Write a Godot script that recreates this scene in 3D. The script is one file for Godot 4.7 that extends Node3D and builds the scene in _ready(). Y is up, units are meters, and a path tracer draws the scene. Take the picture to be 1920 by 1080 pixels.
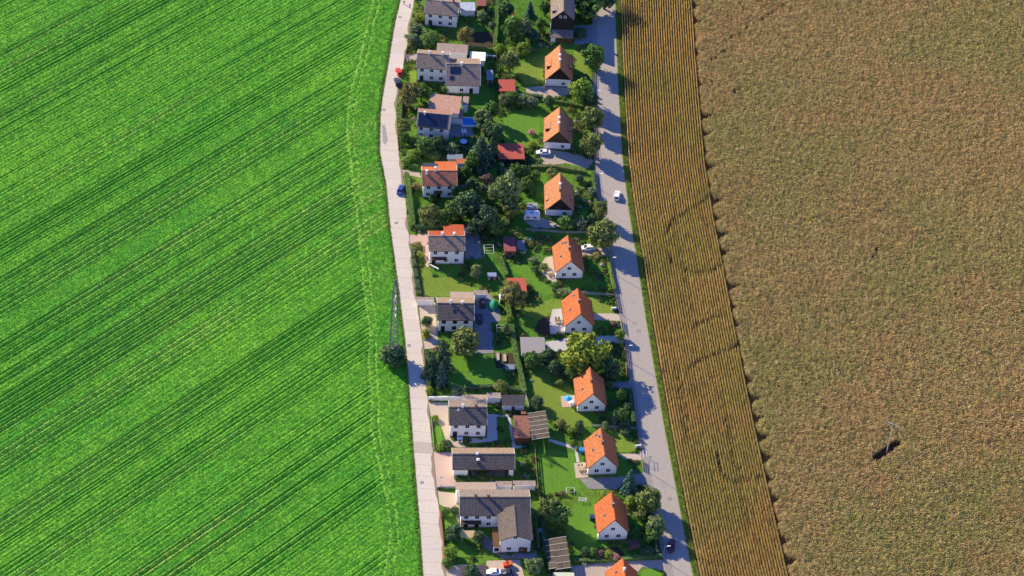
extends Node3D
# A row of houses between a lane beside a green crop field and a road beside maize, seen from the air.

class Mesher:
	var v := PackedVector3Array()
	var n := PackedVector3Array()
	var c := PackedColorArray()
	var tint := Color.WHITE
	func tri(a: Vector3, b: Vector3, d: Vector3) -> void:   # counter-clockwise seen from outside
		var m := (b - a).cross(d - a).normalized()
		v.append(a); v.append(d); v.append(b)
		for i in 3:
			n.append(m); c.append(tint)
	func quad(a: Vector3, b: Vector3, d: Vector3, e: Vector3) -> void:
		tri(a, b, d); tri(a, d, e)
	func solid(pts: Array, faces: Array) -> void:   # convex solid, faces turned outwards
		var mid := Vector3.ZERO
		for p in pts: mid += p
		mid /= pts.size()
		for f in faces:
			var a: Vector3 = pts[f[0]]
			var b: Vector3 = pts[f[1]]
			var d: Vector3 = pts[f[2]]
			var flip := (b - a).cross(d - a).dot(a - mid) < 0.0
			for k in range(1, f.size() - 1):
				if flip: tri(a, pts[f[k + 1]], pts[f[k]])
				else: tri(a, pts[f[k]], pts[f[k + 1]])
	func sweep(profile: Array, d: Vector3) -> void:   # convex profile pushed along d
		var k := profile.size()
		var pts := profile.duplicate()
		for p in profile: pts.append(p + d)
		var faces := [range(k), range(k, 2 * k)]
		for i in k: faces.append([i, (i + 1) % k, k + (i + 1) % k, k + i])
		solid(pts, faces)
	func placed_box(t: Transform3D, s: Vector3) -> void:
		var h := s * 0.5
		var q := [Vector3(-h.x, -h.y, -h.z), Vector3(h.x, -h.y, -h.z), Vector3(h.x, -h.y, h.z), Vector3(-h.x, -h.y, h.z)]
		for i in 4: q[i] = t * q[i]
		sweep(q, t.basis.y * s.y)
	func box(lo: Vector3, hi: Vector3) -> void:
		placed_box(Transform3D(Basis.IDENTITY, (lo + hi) * 0.5), hi - lo)
	func bar(a: Vector3, b: Vector3, w: float, h: float) -> void:   # a beam from a to b
		var z := (b - a).normalized()
		var x := Vector3.UP.cross(z)
		x = Vector3.RIGHT if x.length() < 0.01 else x.normalized()
		placed_box(Transform3D(Basis(x, z.cross(x), z), (a + b) * 0.5), Vector3(w, h, (b - a).length()))
	func tube(a: Vector3, b: Vector3, ra: float, rb: float, k := 6, cap := true) -> void:
		var z := (b - a).normalized()
		var x := z.cross(Vector3.UP if absf(z.y) < 0.9 else Vector3.RIGHT).normalized()
		var y := z.cross(x)
		for i in k:
			var p := TAU * i / k
			var q := TAU * (i + 1) / k
			var dp := x * cos(p) + y * sin(p)
			var dq := x * cos(q) + y * sin(q)
			quad(a + dp * ra, a + dq * ra, b + dq * rb, b + dp * rb)
			if cap and rb > 0.005: tri(b, b + dp * rb, b + dq * rb)
			if cap and ra > 0.005: tri(a, a + dq * ra, a + dp * ra)
	func plate(poly: PackedVector2Array, y0: float, y1: float) -> void:   # a slab with a free outline in x, z
		var area := 0.0
		for i in poly.size():
			area += poly[i].cross(poly[(i + 1) % poly.size()])
		if area > 0.0: poly.reverse()
		var t := Geometry2D.triangulate_polygon(poly)
		for i in range(0, t.size(), 3):
			var a := poly[t[i]]
			var b := poly[t[i + 1]]
			var d := poly[t[i + 2]]
			if (b - a).cross(d - a) > 0.0:
				var s := b
				b = d; d = s
			tri(Vector3(a.x, y1, a.y), Vector3(b.x, y1, b.y), Vector3(d.x, y1, d.y))
		for i in poly.size():
			var p := poly[i]
			var q := poly[(i + 1) % poly.size()]
			quad(Vector3(p.x, y0, p.y), Vector3(q.x, y0, q.y), Vector3(q.x, y1, q.y), Vector3(p.x, y1, p.y))
	static func new_plate(poly: PackedVector2Array) -> Mesher:
		var m := Mesher.new()
		m.plate(poly.duplicate(), 0.0, 0.137)
		return m
	func leaf(p: Vector3, out: Vector3, s: float, rng: RandomNumberGenerator) -> void:
		var m := (out + Vector3(rng.randf_range(-1, 1), rng.randf_range(-1, 1), rng.randf_range(-1, 1)) * 0.75).normalized()
		var x := m.cross(Vector3(rng.randf_range(-1, 1), rng.randf_range(-1, 1), rng.randf_range(-1, 1))).normalized() * s * rng.randf_range(0.7, 1.25)
		var y := m.cross(x).normalized() * s * rng.randf_range(0.45, 0.75)
		quad(p - x, p - y, p + x, p + y)
	func mesh() -> ArrayMesh:
		var a := []
		a.resize(Mesh.ARRAY_MAX)
		a[Mesh.ARRAY_VERTEX] = v
		a[Mesh.ARRAY_NORMAL] = n
		a[Mesh.ARRAY_COLOR] = c
		var m := ArrayMesh.new()
		m.add_surface_from_arrays(Mesh.PRIMITIVE_TRIANGLES, a)
		return m

var rng := RandomNumberGenerator.new()
var M := {}        # materials
var T := {}        # textures
var taken := {}    # names in use under each parent
var shared := {}   # meshes used more than once
var wide := FastNoiseLite.new()
var fine := FastNoiseLite.new()

func numbered(parent: Node, called: String) -> String:
	var key := "%d/%s" % [parent.get_instance_id(), called]
	taken[key] = taken.get(key, -1) + 1
	return called if taken[key] == 0 else "%s_%03d" % [called, taken[key]]

func put(parent: Node, called: String, what, m: Material) -> MeshInstance3D:
	var o := MeshInstance3D.new()
	o.mesh = what.mesh() if what is Mesher else what
	o.material_override = m
	o.name = numbered(parent, called)
	parent.add_child(o, true)
	return o

func tag(o: Node, label: String, category: String, group := "") -> Node:
	o.set_meta("label", label)
	o.set_meta("category", category)
	if group != "": o.set_meta("group", group)
	return o

func thing(called: String, label: String, category: String, at: Vector3, turn := 0.0, group := "") -> Node3D:
	var o := Node3D.new()
	o.name = numbered(self, called)
	add_child(o, true)
	o.position = at
	o.rotation.y = turn
	tag(o, label, category, group)
	return o

func structure(called: String, what, m: Material) -> MeshInstance3D:
	var o := put(self, called, what, m)
	o.set_meta("kind", "structure")
	return o

func stuff(o: Node) -> Node:
	o.set_meta("kind", "stuff")
	return o

func noise_texture(called: String, seed_: int, frequency: float, octaves: int, colours: Array, size := 512) -> void:
	var f := FastNoiseLite.new()
	f.seed = seed_
	f.frequency = frequency
	f.fractal_octaves = octaves
	f.noise_type = FastNoiseLite.TYPE_SIMPLEX_SMOOTH
	var src := f.get_seamless_image(size, size)
	src.convert(Image.FORMAT_RF)
	var grad := Gradient.new()
	grad.offsets = PackedFloat32Array(range(colours.size()).map(func(i): return float(i) / (colours.size() - 1)))
	grad.colors = PackedColorArray(colours.map(func(k): return k.linear_to_srgb()))
	var img := Image.create(size, size, false, Image.FORMAT_RGB8)
	var data := src.get_data().to_float32_array()
	var buf := PackedByteArray()
	buf.resize(size * size * 3)
	for i in size * size:
		var k := grad.sample(data[i])
		buf[3 * i] = int(k.r * 255); buf[3 * i + 1] = int(k.g * 255); buf[3 * i + 2] = int(k.b * 255)
	img.set_data(size, size, false, Image.FORMAT_RGB8, buf)
	img.generate_mipmaps()
	T[called] = ImageTexture.create_from_image(img)

func material(called: String, base: Color, rough := 0.9, texture := "", metres := 4.0) -> StandardMaterial3D:   # base in linear light
	var m := StandardMaterial3D.new()
	m.albedo_color = base.linear_to_srgb()
	m.roughness = rough
	m.metallic_specular = 0.35
	m.vertex_color_use_as_albedo = true
	if texture != "":
		m.albedo_texture = T[texture]
		m.uv1_triplanar = true
		m.uv1_world_triplanar = true
		m.uv1_scale = Vector3.ONE / metres
	M[called] = m
	return m

func grey(k: float) -> Color:
	return Color(k, k, k)

func along(line: PackedVector2Array, z: float) -> float:   # x of a line at z
	for i in line.size() - 1:
		if z <= line[i + 1].y or i == line.size() - 2:
			return lerpf(line[i].x, line[i + 1].x, (z - line[i].y) / (line[i + 1].y - line[i].y))
	return line[0].x

func copies(called: String, mesh: Mesh, m: Material, buf: PackedFloat32Array) -> MultiMeshInstance3D:
	var mm := MultiMesh.new()
	mm.transform_format = MultiMesh.TRANSFORM_3D
	mm.use_colors = true
	mm.mesh = mesh
	mm.instance_count = buf.size() / 16
	mm.buffer = buf
	var o := MultiMeshInstance3D.new()
	o.multimesh = mm
	o.material_override = m
	o.name = called
	add_child(o, true)
	stuff(o)
	return o

func add_copy(buf: PackedFloat32Array, i: int, at: Vector3, turn: float, s: float, sy: float, tone: Color) -> void:
	var k := i * 16
	var co := cos(turn) * s
	var si := sin(turn) * s
	buf[k] = co; buf[k + 2] = si; buf[k + 3] = at.x
	buf[k + 5] = sy; buf[k + 7] = at.y
	buf[k + 8] = -si; buf[k + 10] = co; buf[k + 11] = at.z
	buf[k + 12] = tone.r; buf[k + 13] = tone.g; buf[k + 14] = tone.b; buf[k + 15] = 1.0

func _ready() -> void:
	rng.seed = 20240917
	var cam := Camera3D.new()
	cam.name = "camera"
	cam.position = Vector3(0, 541.73, 541.73)
	cam.rotation_degrees = Vector3(-45, 0, 4)
	cam.fov = 12.668
	cam.near = 5.0
	cam.far = 6000.0
	add_child(cam)
	cam.current = true
	var env := Environment.new()
	env.background_mode = Environment.BG_SKY
	var sky := Sky.new()
	var sm := ProceduralSkyMaterial.new()
	sm.sky_top_color = Color(0.155, 0.35, 0.70)
	sm.sky_horizon_color = Color(0.97, 0.98, 1.0)
	sm.sky_curve = 0.15
	sm.ground_bottom_color = Color(0.20, 0.22, 0.12)
	sm.ground_horizon_color = Color(0.50, 0.60, 0.75)
	sm.sun_angle_max = 8.0
	sky.sky_material = sm
	env.sky = sky
	env.tonemap_mode = Environment.TONE_MAPPER_LINEAR
	env.tonemap_exposure = 1.72
	env.sdfgi_enabled = true
	env.ssao_enabled = true
	env.ssil_enabled = true
	var we := WorldEnvironment.new()
	we.name = "environment"
	we.environment = env
	add_child(we)
	var sun := DirectionalLight3D.new()
	sun.name = "sun"
	sun.light_color = Color(1.0, 0.93, 0.79)
	sun.light_energy = 1.6
	sun.light_angular_distance = 0.5
	sun.shadow_enabled = true
	add_child(sun)
	var el := deg_to_rad(27.5)
	sun.look_at_from_position(Vector3.ZERO, Vector3(0.81 * cos(el), -sin(el), 0.586 * cos(el)), Vector3.UP)
	wide.seed = 1
	wide.frequency = 0.012
	wide.fractal_octaves = 3
	fine.seed = 2
	fine.frequency = 0.35
	fine.fractal_octaves = 2
	make_textures()
	make_materials()
	lane_l = PackedVector2Array([Vector2(-43.31, -131.40), Vector2(-44.13, -119.58), Vector2(-44.45, -108.59), Vector2(-44.66, -96.49), Vector2(-45.15, -81.99), Vector2(-45.06, -72.99), Vector2(-43.74, -55.52), Vector2(-40.46, -40.22), Vector2(-37.59, -21.32), Vector2(-35.55, -10.00), Vector2(-32.92, 4.81), Vector2(-29.70, 23.90), Vector2(-27.73, 37.24), Vector2(-26.56, 46.43), Vector2(-24.07, 65.32), Vector2(-21.79, 81.82), Vector2(-19.89, 95.60), Vector2(-18.10, 110.10)])
	lane_r = PackedVector2Array([Vector2(-38.93, -131.88), Vector2(-39.26, -120.12), Vector2(-39.45, -109.14), Vector2(-39.75, -99.68), Vector2(-40.51, -87.70), Vector2(-40.59, -76.02), Vector2(-39.17, -64.74), Vector2(-37.88, -54.90), Vector2(-36.83, -50.08), Vector2(-35.09, -40.54), Vector2(-32.48, -21.84), Vector2(-29.82, -6.03), Vector2(-28.19, 5.01), Vector2(-26.29, 15.80), Vector2(-24.42, 26.37), Vector2(-22.66, 37.79), Vector2(-21.54, 46.98), Vector2(-19.63, 60.94), Vector2(-18.62, 66.78), Vector2(-16.79, 80.22), Vector2(-15.60, 86.77), Vector2(-14.16, 95.09), Vector2(-12.97, 104.19), Vector2(-12.18, 109.57)])
	road_l = PackedVector2Array([Vector2(19.86, -138.43), Vector2(20.51, -121.18), Vector2(21.70, -83.93), Vector2(23.09, -51.39), Vector2(25.61, -30.07), Vector2(27.99, -18.20), Vector2(30.27, -1.88), Vector2(32.45, 12.24), Vector2(34.28, 27.08), Vector2(36.39, 43.13), Vector2(37.94, 55.55), Vector2(40.40, 72.07), Vector2(45.04, 97.16), Vector2(46.53, 104.35)])
	road_r = PackedVector2Array([Vector2(27.50, -139.28), Vector2(28.62, -111.14), Vector2(30.02, -84.82), Vector2(31.53, -59.65), Vector2(33.74, -38.00), Vector2(36.89, -13.82), Vector2(39.74, 9.35), Vector2(42.62, 30.50), Vector2(45.39, 50.83), Vector2(48.35, 70.37), Vector2(51.20, 89.18), Vector2(53.52, 103.72)])
	make_ground()
	make_roads()
	make_crop()
	make_maize()
	make_verge_grass()
	# paved and planted patches of the gardens
	patch("lawn", M.dry_lawn, PackedVector2Array([Vector2(-28.22, -5.74), Vector2(-24.78, -6.53), Vector2(-23.52, -2.15), Vector2(-18.33, -2.66), Vector2(-8.57, 1.96), Vector2(-3.36, 2.11), Vector2(-3.58, 3.91), Vector2(-26.07, 6.13)]), 0.0222)
	patch("lawn", M.lawn, PackedVector2Array([Vector2(-0.80, -9.83), Vector2(4.28, -10.11), Vector2(6.55, -5.58), Vector2(12.95, 0.06), Vector2(11.12, 1.80), Vector2(6.35, 0.71), Vector2(3.57, -4.84), Vector2(-0.02, -6.74)]), 0.0244)
	patch("lawn", M.dry_lawn, PackedVector2Array([Vector2(4.28, 7.34), Vector2(11.20, 3.79), Vector2(15.26, 2.94), Vector2(15.43, 7.78), Vector2(11.44, 9.93), Vector2(8.42, 12.41), Vector2(4.43, 10.61)]), 0.0266)
	patch("lawn", M.lawn, PackedVector2Array([Vector2(-15.79, 28.73), Vector2(-3.22, 28.15), Vector2(2.82, 41.59), Vector2(-14.53, 43.23), Vector2(-17.42, 34.16)]), 0.0288)
	patch("lawn", M.dry_lawn, PackedVector2Array([Vector2(6.94, 31.82), Vector2(16.10, 30.94), Vector2(20.38, 45.06), Vector2(25.88, 52.67), Vector2(16.15, 53.58), Vector2(10.71, 49.03), Vector2(8.06, 40.05)]), 0.0310)
	patch("lawn", M.lawn, PackedVector2Array([Vector2(10.51, 62.10), Vector2(20.22, 63.17), Vector2(22.86, 76.58), Vector2(11.96, 79.11), Vector2(10.55, 69.96)]), 0.0332)
	patch("lawn", M.dry_lawn, PackedVector2Array([Vector2(2.52, -106.95), Vector2(5.11, -107.23), Vector2(5.65, -93.97), Vector2(-0.27, -92.02), Vector2(-4.51, -98.16), Vector2(-0.85, -104.70)]), 0.0354)
	patch("lawn", M.dry_lawn, PackedVector2Array([Vector2(14.53, -110.96), Vector2(18.00, -111.34), Vector2(21.01, -96.94), Vector2(15.35, -101.64)]), 0.0376)
	patch("lawn", M.lawn, PackedVector2Array([Vector2(-6.28, -75.82), Vector2(0.21, -81.65), Vector2(5.33, -80.90), Vector2(5.23, -63.13), Vector2(1.13, -61.45), Vector2(-5.66, -63.74)]), 0.0398)
	patch("lawn", M.dry_lawn, PackedVector2Array([Vector2(15.89, 2.88), Vector2(22.14, 1.38), Vector2(30.10, 4.80), Vector2(29.86, 8.13), Vector2(25.16, 8.15), Vector2(23.45, 3.25)]), 0.0420)
	patch("lawn", M.dry_lawn, PackedVector2Array([Vector2(29.67, 53.92), Vector2(32.68, 54.44), Vector2(37.83, 57.96), Vector2(37.28, 61.19), Vector2(32.82, 61.61)]), 0.0442)
	patch("lawn", M.lawn, PackedVector2Array([Vector2(20.82, 81.55), Vector2(26.61, 79.69), Vector2(27.36, 91.33), Vector2(32.09, 96.48), Vector2(23.52, 98.17), Vector2(19.00, 92.09)]), 0.0464)
	patch("lawn", M.dry_lawn, PackedVector2Array([Vector2(-37.86, -95.36), Vector2(-35.52, -96.14), Vector2(-34.77, -86.22), Vector2(-36.79, -88.10)]), 0.0486)
	patch("garden_bed", M.bed, PackedVector2Array([Vector2(-23.24, -116.37), Vector2(-11.07, -117.71), Vector2(-11.01, -110.07), Vector2(-17.51, -108.28), Vector2(-21.08, -109.79)]), 0.0508)
	patch("garden_bed", M.bed, PackedVector2Array([Vector2(8.42, 12.41), Vector2(11.15, 10.40), Vector2(14.64, 11.80), Vector2(11.80, 19.01), Vector2(7.07, 17.32)]), 0.0530)
	patch("garden_bed", M.bed, PackedVector2Array([Vector2(24.21, 97.19), Vector2(33.51, 95.43), Vector2(35.74, 99.10), Vector2(22.17, 101.05)]), 0.0552)
	patch("garden_bed", M.bed, PackedVector2Array([Vector2(-35.36, -126.67), Vector2(-34.44, -118.99), Vector2(-36.18, -118.80), Vector2(-36.50, -125.42)]), 0.0574)
	patch("garden_bed", M.bed, PackedVector2Array([Vector2(-4.05, 26.96), Vector2(2.07, 26.37), Vector2(2.82, 32.21), Vector2(-2.97, 32.77)]), 0.0596)
	patch("driveway", M.gravel, PackedVector2Array([Vector2(4.15, -61.02), Vector2(5.73, -59.19), Vector2(6.95, -53.89), Vector2(14.15, -56.36), Vector2(21.52, -54.17), Vector2(22.56, -58.72), Vector2(18.68, -60.30), Vector2(15.65, -61.22), Vector2(7.28, -62.09)]), 0.0618)
	patch("driveway", M.gravel, PackedVector2Array([Vector2(-0.21, -90.71), Vector2(6.04, -92.69), Vector2(14.96, -92.34), Vector2(21.46, -93.03), Vector2(21.58, -88.33), Vector2(14.38, -89.39), Vector2(7.67, -86.07), Vector2(0.82, -86.90)]), 0.0640)
	patch("driveway", M.gravel, PackedVector2Array([Vector2(1.78, -29.53), Vector2(8.54, -30.93), Vector2(13.53, -27.67), Vector2(10.01, -26.61), Vector2(5.18, -26.12)]), 0.0662)
	patch("driveway", M.gravel, PackedVector2Array([Vector2(19.19, -17.32), Vector2(27.78, -20.49), Vector2(28.21, -15.93), Vector2(24.35, -16.23), Vector2(19.73, -15.54)]), 0.0684)
	patch("patio", M.paving, PackedVector2Array([Vector2(7.77, -10.46), Vector2(9.54, -14.06), Vector2(12.23, -14.79), Vector2(13.10, -4.21), Vector2(11.88, -2.97), Vector2(8.90, -6.27)]), 0.0706)
	patch("patio", M.pale_paving, PackedVector2Array([Vector2(11.57, 13.19), Vector2(12.29, 7.65), Vector2(15.40, 6.91), Vector2(16.40, 17.49), Vector2(12.06, 17.91)]), 0.0728)
	patch("driveway", M.paving, PackedVector2Array([Vector2(24.22, 8.24), Vector2(31.41, 7.54), Vector2(32.72, 10.47), Vector2(30.23, 10.72), Vector2(24.60, 10.83)]), 0.0750)
	patch("driveway", M.pale_paving, PackedVector2Array([Vector2(10.65, 21.27), Vector2(16.45, 18.99), Vector2(24.48, 17.78), Vector2(32.83, 15.89), Vector2(33.82, 19.03), Vector2(25.80, 20.88), Vector2(16.93, 23.87), Vector2(12.05, 25.41)]), 0.0772)
	patch("driveway", M.yard, PackedVector2Array([Vector2(28.00, 34.83), Vector2(35.64, 34.52), Vector2(36.29, 36.95), Vector2(28.38, 37.91)]), 0.0794)
	patch("patio", M.pink_paving, PackedVector2Array([Vector2(15.89, 41.99), Vector2(19.96, 41.19), Vector2(20.70, 45.64), Vector2(16.49, 46.24)]), 0.0816)
	patch("patio", M.paving, PackedVector2Array([Vector2(20.49, 66.89), Vector2(24.17, 65.96), Vector2(24.62, 71.58), Vector2(21.25, 72.28)]), 0.0838)
	patch("driveway", M.yard, PackedVector2Array([Vector2(22.14, 72.20), Vector2(32.42, 70.87), Vector2(40.36, 68.38), Vector2(41.00, 72.21), Vector2(33.98, 75.17), Vector2(24.89, 75.82)]), 0.0860)
	patch("driveway", M.paving, PackedVector2Array([Vector2(32.54, 62.42), Vector2(39.52, 61.38), Vector2(40.15, 63.89), Vector2(35.56, 64.51)]), 0.0882)
	patch("path", M.pale_paving, PackedVector2Array([Vector2(13.49, 58.44), Vector2(21.03, 60.72), Vector2(22.10, 66.35), Vector2(21.22, 66.43), Vector2(20.47, 61.77), Vector2(13.23, 59.46)]), 0.0904)
	patch("driveway", M.gravel, PackedVector2Array([Vector2(21.10, 103.34), Vector2(33.61, 100.39), Vector2(45.49, 98.96), Vector2(46.52, 102.89), Vector2(40.08, 101.83), Vector2(36.59, 107.04), Vector2(21.27, 108.40)]), 0.0926)
	patch("yard", M.yard, PackedVector2Array([Vector2(-11.09, 4.65), Vector2(-6.13, 3.28), Vector2(-3.15, 9.17), Vector2(-2.43, 13.90), Vector2(-5.18, 14.83), Vector2(-3.90, 26.95), Vector2(-8.93, 27.85), Vector2(-10.01, 20.05)]), 0.0948)
	patch("driveway", M.paving, PackedVector2Array([Vector2(-26.99, 8.43), Vector2(-22.22, 7.30), Vector2(-21.34, 15.32), Vector2(-19.83, 25.93), Vector2(-23.70, 27.79), Vector2(-25.43, 18.97)]), 0.0970)
	patch("yard", M.yard, PackedVector2Array([Vector2(-15.43, -22.17), Vector2(-10.95, -22.62), Vector2(-9.51, -11.70), Vector2(-14.68, -10.04)]), 0.0992)
	patch("driveway", M.pink_paving, PackedVector2Array([Vector2(-31.81, -19.35), Vector2(-26.43, -20.59), Vector2(-24.78, -6.53), Vector2(-25.85, -5.97), Vector2(-27.85, -15.82), Vector2(-31.37, -15.70)]), 0.1014)
	patch("driveway", M.paving, PackedVector2Array([Vector2(-21.33, 47.78), Vector2(-15.75, 47.66), Vector2(-15.15, 54.50), Vector2(-14.13, 60.82), Vector2(-8.74, 63.69), Vector2(-14.50, 64.23), Vector2(-17.09, 56.70), Vector2(-20.19, 53.16)]), 0.1036)
	patch("path", M.pale_paving, PackedVector2Array([Vector2(-4.56, 50.88), Vector2(1.88, 50.27), Vector2(4.10, 61.90), Vector2(6.92, 61.64), Vector2(6.82, 62.64), Vector2(3.26, 62.97), Vector2(1.35, 51.54), Vector2(-1.81, 51.63), Vector2(-1.02, 60.79), Vector2(-8.83, 62.12), Vector2(-8.94, 60.34), Vector2(-4.05, 59.88)]), 0.1058)
	patch("driveway", M.pink_paving, PackedVector2Array([Vector2(-18.50, 66.38), Vector2(-13.04, 66.07), Vector2(-12.06, 72.05), Vector2(-11.51, 78.20), Vector2(-16.75, 78.68)]), 0.1080)
	patch("driveway", M.paving, PackedVector2Array([Vector2(-16.34, 80.37), Vector2(-10.90, 80.83), Vector2(-9.72, 85.67), Vector2(-9.87, 92.46), Vector2(-11.19, 87.69), Vector2(-15.58, 85.07)]), 0.1102)
	patch("patio", M.yard, PackedVector2Array([Vector2(-9.25, 93.15), Vector2(-3.75, 93.40), Vector2(-0.10, 96.79), Vector2(1.72, 101.41), Vector2(-1.37, 99.85), Vector2(-8.27, 94.92)]), 0.1124)
	patch("yard", M.paving, PackedVector2Array([Vector2(-12.35, 107.05), Vector2(-8.48, 105.25), Vector2(-8.11, 111.01), Vector2(-11.78, 111.34)]), 0.1146)
	patch("yard", M.paving, PackedVector2Array([Vector2(-1.73, 103.55), Vector2(7.21, 102.39), Vector2(8.96, 109.49), Vector2(-1.06, 110.39)]), 0.1168)
	patch("yard", M.yard, PackedVector2Array([Vector2(1.70, 101.05), Vector2(11.08, 99.47), Vector2(12.49, 102.28), Vector2(7.19, 102.02), Vector2(2.21, 102.47)]), 0.1190)
	patch("driveway", M.gravel, PackedVector2Array([Vector2(-39.66, -102.91), Vector2(-35.59, -103.89), Vector2(-35.52, -100.68), Vector2(-39.05, -99.49)]), 0.1212)
	patch("patio", M.yard, PackedVector2Array([Vector2(-23.42, -71.97), Vector2(-17.07, -72.64), Vector2(-14.64, -65.81), Vector2(-22.76, -64.45)]), 0.1234)
	patch("driveway", M.yard, PackedVector2Array([Vector2(14.46, -123.82), Vector2(20.41, -124.76), Vector2(20.86, -114.91), Vector2(14.78, -113.97)]), 0.1256)
	patch("driveway", M.gravel, PackedVector2Array([Vector2(-36.35, -48.17), Vector2(-31.00, -47.26), Vector2(-30.17, -44.91), Vector2(-33.18, -45.57), Vector2(-35.63, -45.32)]), 0.1278)
	patch("lawn", M.lawn, PackedVector2Array([Vector2(-18.27, 54.80), Vector2(-16.86, 57.88), Vector2(-15.84, 64.16), Vector2(-17.29, 64.69), Vector2(-19.32, 56.91)]), 0.1300)
	patch("lawn", M.lawn, PackedVector2Array([Vector2(-14.82, 87.65), Vector2(-11.65, 87.36), Vector2(-6.52, 99.95), Vector2(-2.80, 102.37), Vector2(-10.61, 103.25), Vector2(-12.75, 96.81)]), 0.1322)
	patch("lawn", M.lawn, PackedVector2Array([Vector2(40.09, 102.74), Vector2(43.65, 102.05), Vector2(45.53, 103.71), Vector2(44.84, 106.31), Vector2(39.43, 106.79)]), 0.1344)
	patch("road_patch", M.asphalt_patch, PackedVector2Array([Vector2(-44.30, -67.98), Vector2(-43.32, -68.34), Vector2(-41.91, -61.44), Vector2(-42.36, -58.90), Vector2(-43.27, -59.80)]), 0.0660)
	patch("road_patch", M.asphalt_patch, PackedVector2Array([Vector2(41.75, 34.77), Vector2(42.36, 34.50), Vector2(43.36, 42.88), Vector2(42.76, 43.35)]), 0.0442)
	patch("road_patch", M.asphalt_patch, PackedVector2Array([Vector2(44.23, 71.72), Vector2(46.00, 71.17), Vector2(46.31, 73.46), Vector2(44.70, 74.00)]), 0.0442)
	patch("road_patch", M.asphalt_patch, PackedVector2Array([Vector2(26.51, -81.86), Vector2(27.53, -81.97), Vector2(28.07, -73.08), Vector2(27.06, -72.72)]), 0.0442)
	patch("road_patch", M.asphalt_patch, PackedVector2Array([Vector2(35.06, 0.99), Vector2(36.63, 0.62), Vector2(36.99, 3.02), Vector2(35.58, 3.38)]), 0.0442)
	herringbone(PackedVector2Array([Vector2(-18.50, 66.38), Vector2(-13.04, 66.07), Vector2(-12.06, 72.05), Vector2(-11.51, 78.20), Vector2(-16.75, 78.68)]))
	# houses along the lane
	var o := {}
	var r: Node3D
	o = {"w": 10.37, "eave": 5.45, "half": 4.42, "top": 7.70, "front": "grey_tile", "back": "brown_tile", "doors": [0.17], "lower": [0.48, 0.80], "chimneys": [[-0.40, 0.00, 1.60, "plaster", 1], [3.60, 0.00, 0.90, "brick", 1]]}
	r = row_house("white house with grey roof whose long chimney shadow points at a pale blue carport", Vector3(-29.28, 0, -118.27), -0.039, o)
	o = {"w": 9.51, "eave": 5.91, "half": 4.53, "top": 8.22, "front": "grey_tile", "back": "brown_tile", "doors": [0.15], "chimneys": [[-1.20, 0.00, 1.00, "plaster", 2], [3.00, 0.00, 1.00, "plaster", 1]]}
	r = row_house("white house with grey roof joined to a house with one dark solar array", Vector3(-30.19, 0, -90.42), 0.005, o)
	monopitch(r, "annexe", 0.83, 10.49, -11.07, -15.20, 3.43, 3.41, "felt", "plaster", 0.2, true)
	monopitch(r, "carport", 11.63, 16.34, -9.26, -13.13, 2.53, 2.51, "white_roof", "plaster", 0.2, true)
	o = {"w": 10.20, "eave": 3.92, "half": 6.68, "top": 7.32, "front": "grey_tile", "back": "brown_tile", "upper": [], "lower": [0.45], "doors": [0.75], "side": [0.50], "chimneys": [[-0.50, 0.30, 0.80, "plaster", 1]]}
	r = row_house("grey-roofed house with one square solar array, set back from its white neighbour", Vector3(-19.90, 0, -85.60), 0.081, o)
	roof_panels(r, o, -4.2, -0.9, 0.52, 0.86, 3, 2)
	roof_panels(r, o, -4.4, -3.0, 0.26, 0.42, 1, 1, "skylight")
	o = {"w": 9.67, "eave": 5.40, "half": 4.36, "top": 7.62, "front": "brown_tile", "back": "pink_roof_tile", "doors": [], "lower": [0.12, 0.45, 0.78], "upper": [0.12, 0.45, 0.78], "chimneys": [[-3.00, 0.60, 0.80, "cream_plaster", 1]]}
	r = row_house("white house whose whole front roof is covered by navy solar panels", Vector3(-28.01, 0, -62.77), -0.040, o)
	roof_panels(r, o, -4.75, 4.3, 0.03, 0.97, 9, 3)
	monopitch(r, "annexe", -2.33, 7.15, -8.41, -16.42, 4.43, 4.41, "pink_roof", "plaster", 0.2, false)
	monopitch(r, "porch", 4.29, 8.32, -8.36, -11.42, 2.43, 3.31, "brown_tile", "plaster", 0.2, true)
	monopitch(r, "store", 7.86, 9.38, -14.35, -18.38, 3.03, 3.01, "felt", "plaster", 0.2, true)
	o = {"w": 9.97, "eave": 5.56, "half": 4.41, "top": 7.81, "front": "rust_tile", "back": "deep_orange_tile", "doors": [0.48], "lower": [0.15, 0.80], "canopy": [0.33, 0.57], "chimneys": [[-1.20, 0.10, 1.40, "plaster", 1], [-3.90, 1.00, 1.00, "plaster", 1]]}
	r = row_house("white house with rust-brown front roof and vivid orange rear roof with slatted collectors", Vector3(-24.09, 0, -36.46), 0.102, o)
	monopitch(r, "wing", -0.72, 5.20, -8.02, -12.78, 5.60, 3.17, "deep_orange_tile", "plaster", 0.3, false, -0.41)
	monopitch(r, "annexe", 5.89, 8.88, -12.99, -14.76, 2.63, 2.41, "deep_orange_tile", "plaster", 0.2, true)
	collectors(r, o)
	o = {"w": 10.03, "eave": 5.98, "half": 4.29, "top": 8.16, "front": "brown_tile", "back": "red_tile", "doors": [0.12], "lower": [0.47, 0.79], "canopy": [0.06, 0.50], "chimneys": [[-1.30, -0.20, 1.00, "plaster", 2], [2.20, -0.20, 0.90, "plaster", 1]]}
	r = row_house("white house with brown front roof and red rear wing beside a dark asphalt yard", Vector3(-19.97, 0, -7.97), 0.099, o)
	monopitch(r, "wing", -0.43, 5.18, -7.79, -13.73, 6.01, 2.98, "red_tile", "plaster", 0.3, false, -0.41)
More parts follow.
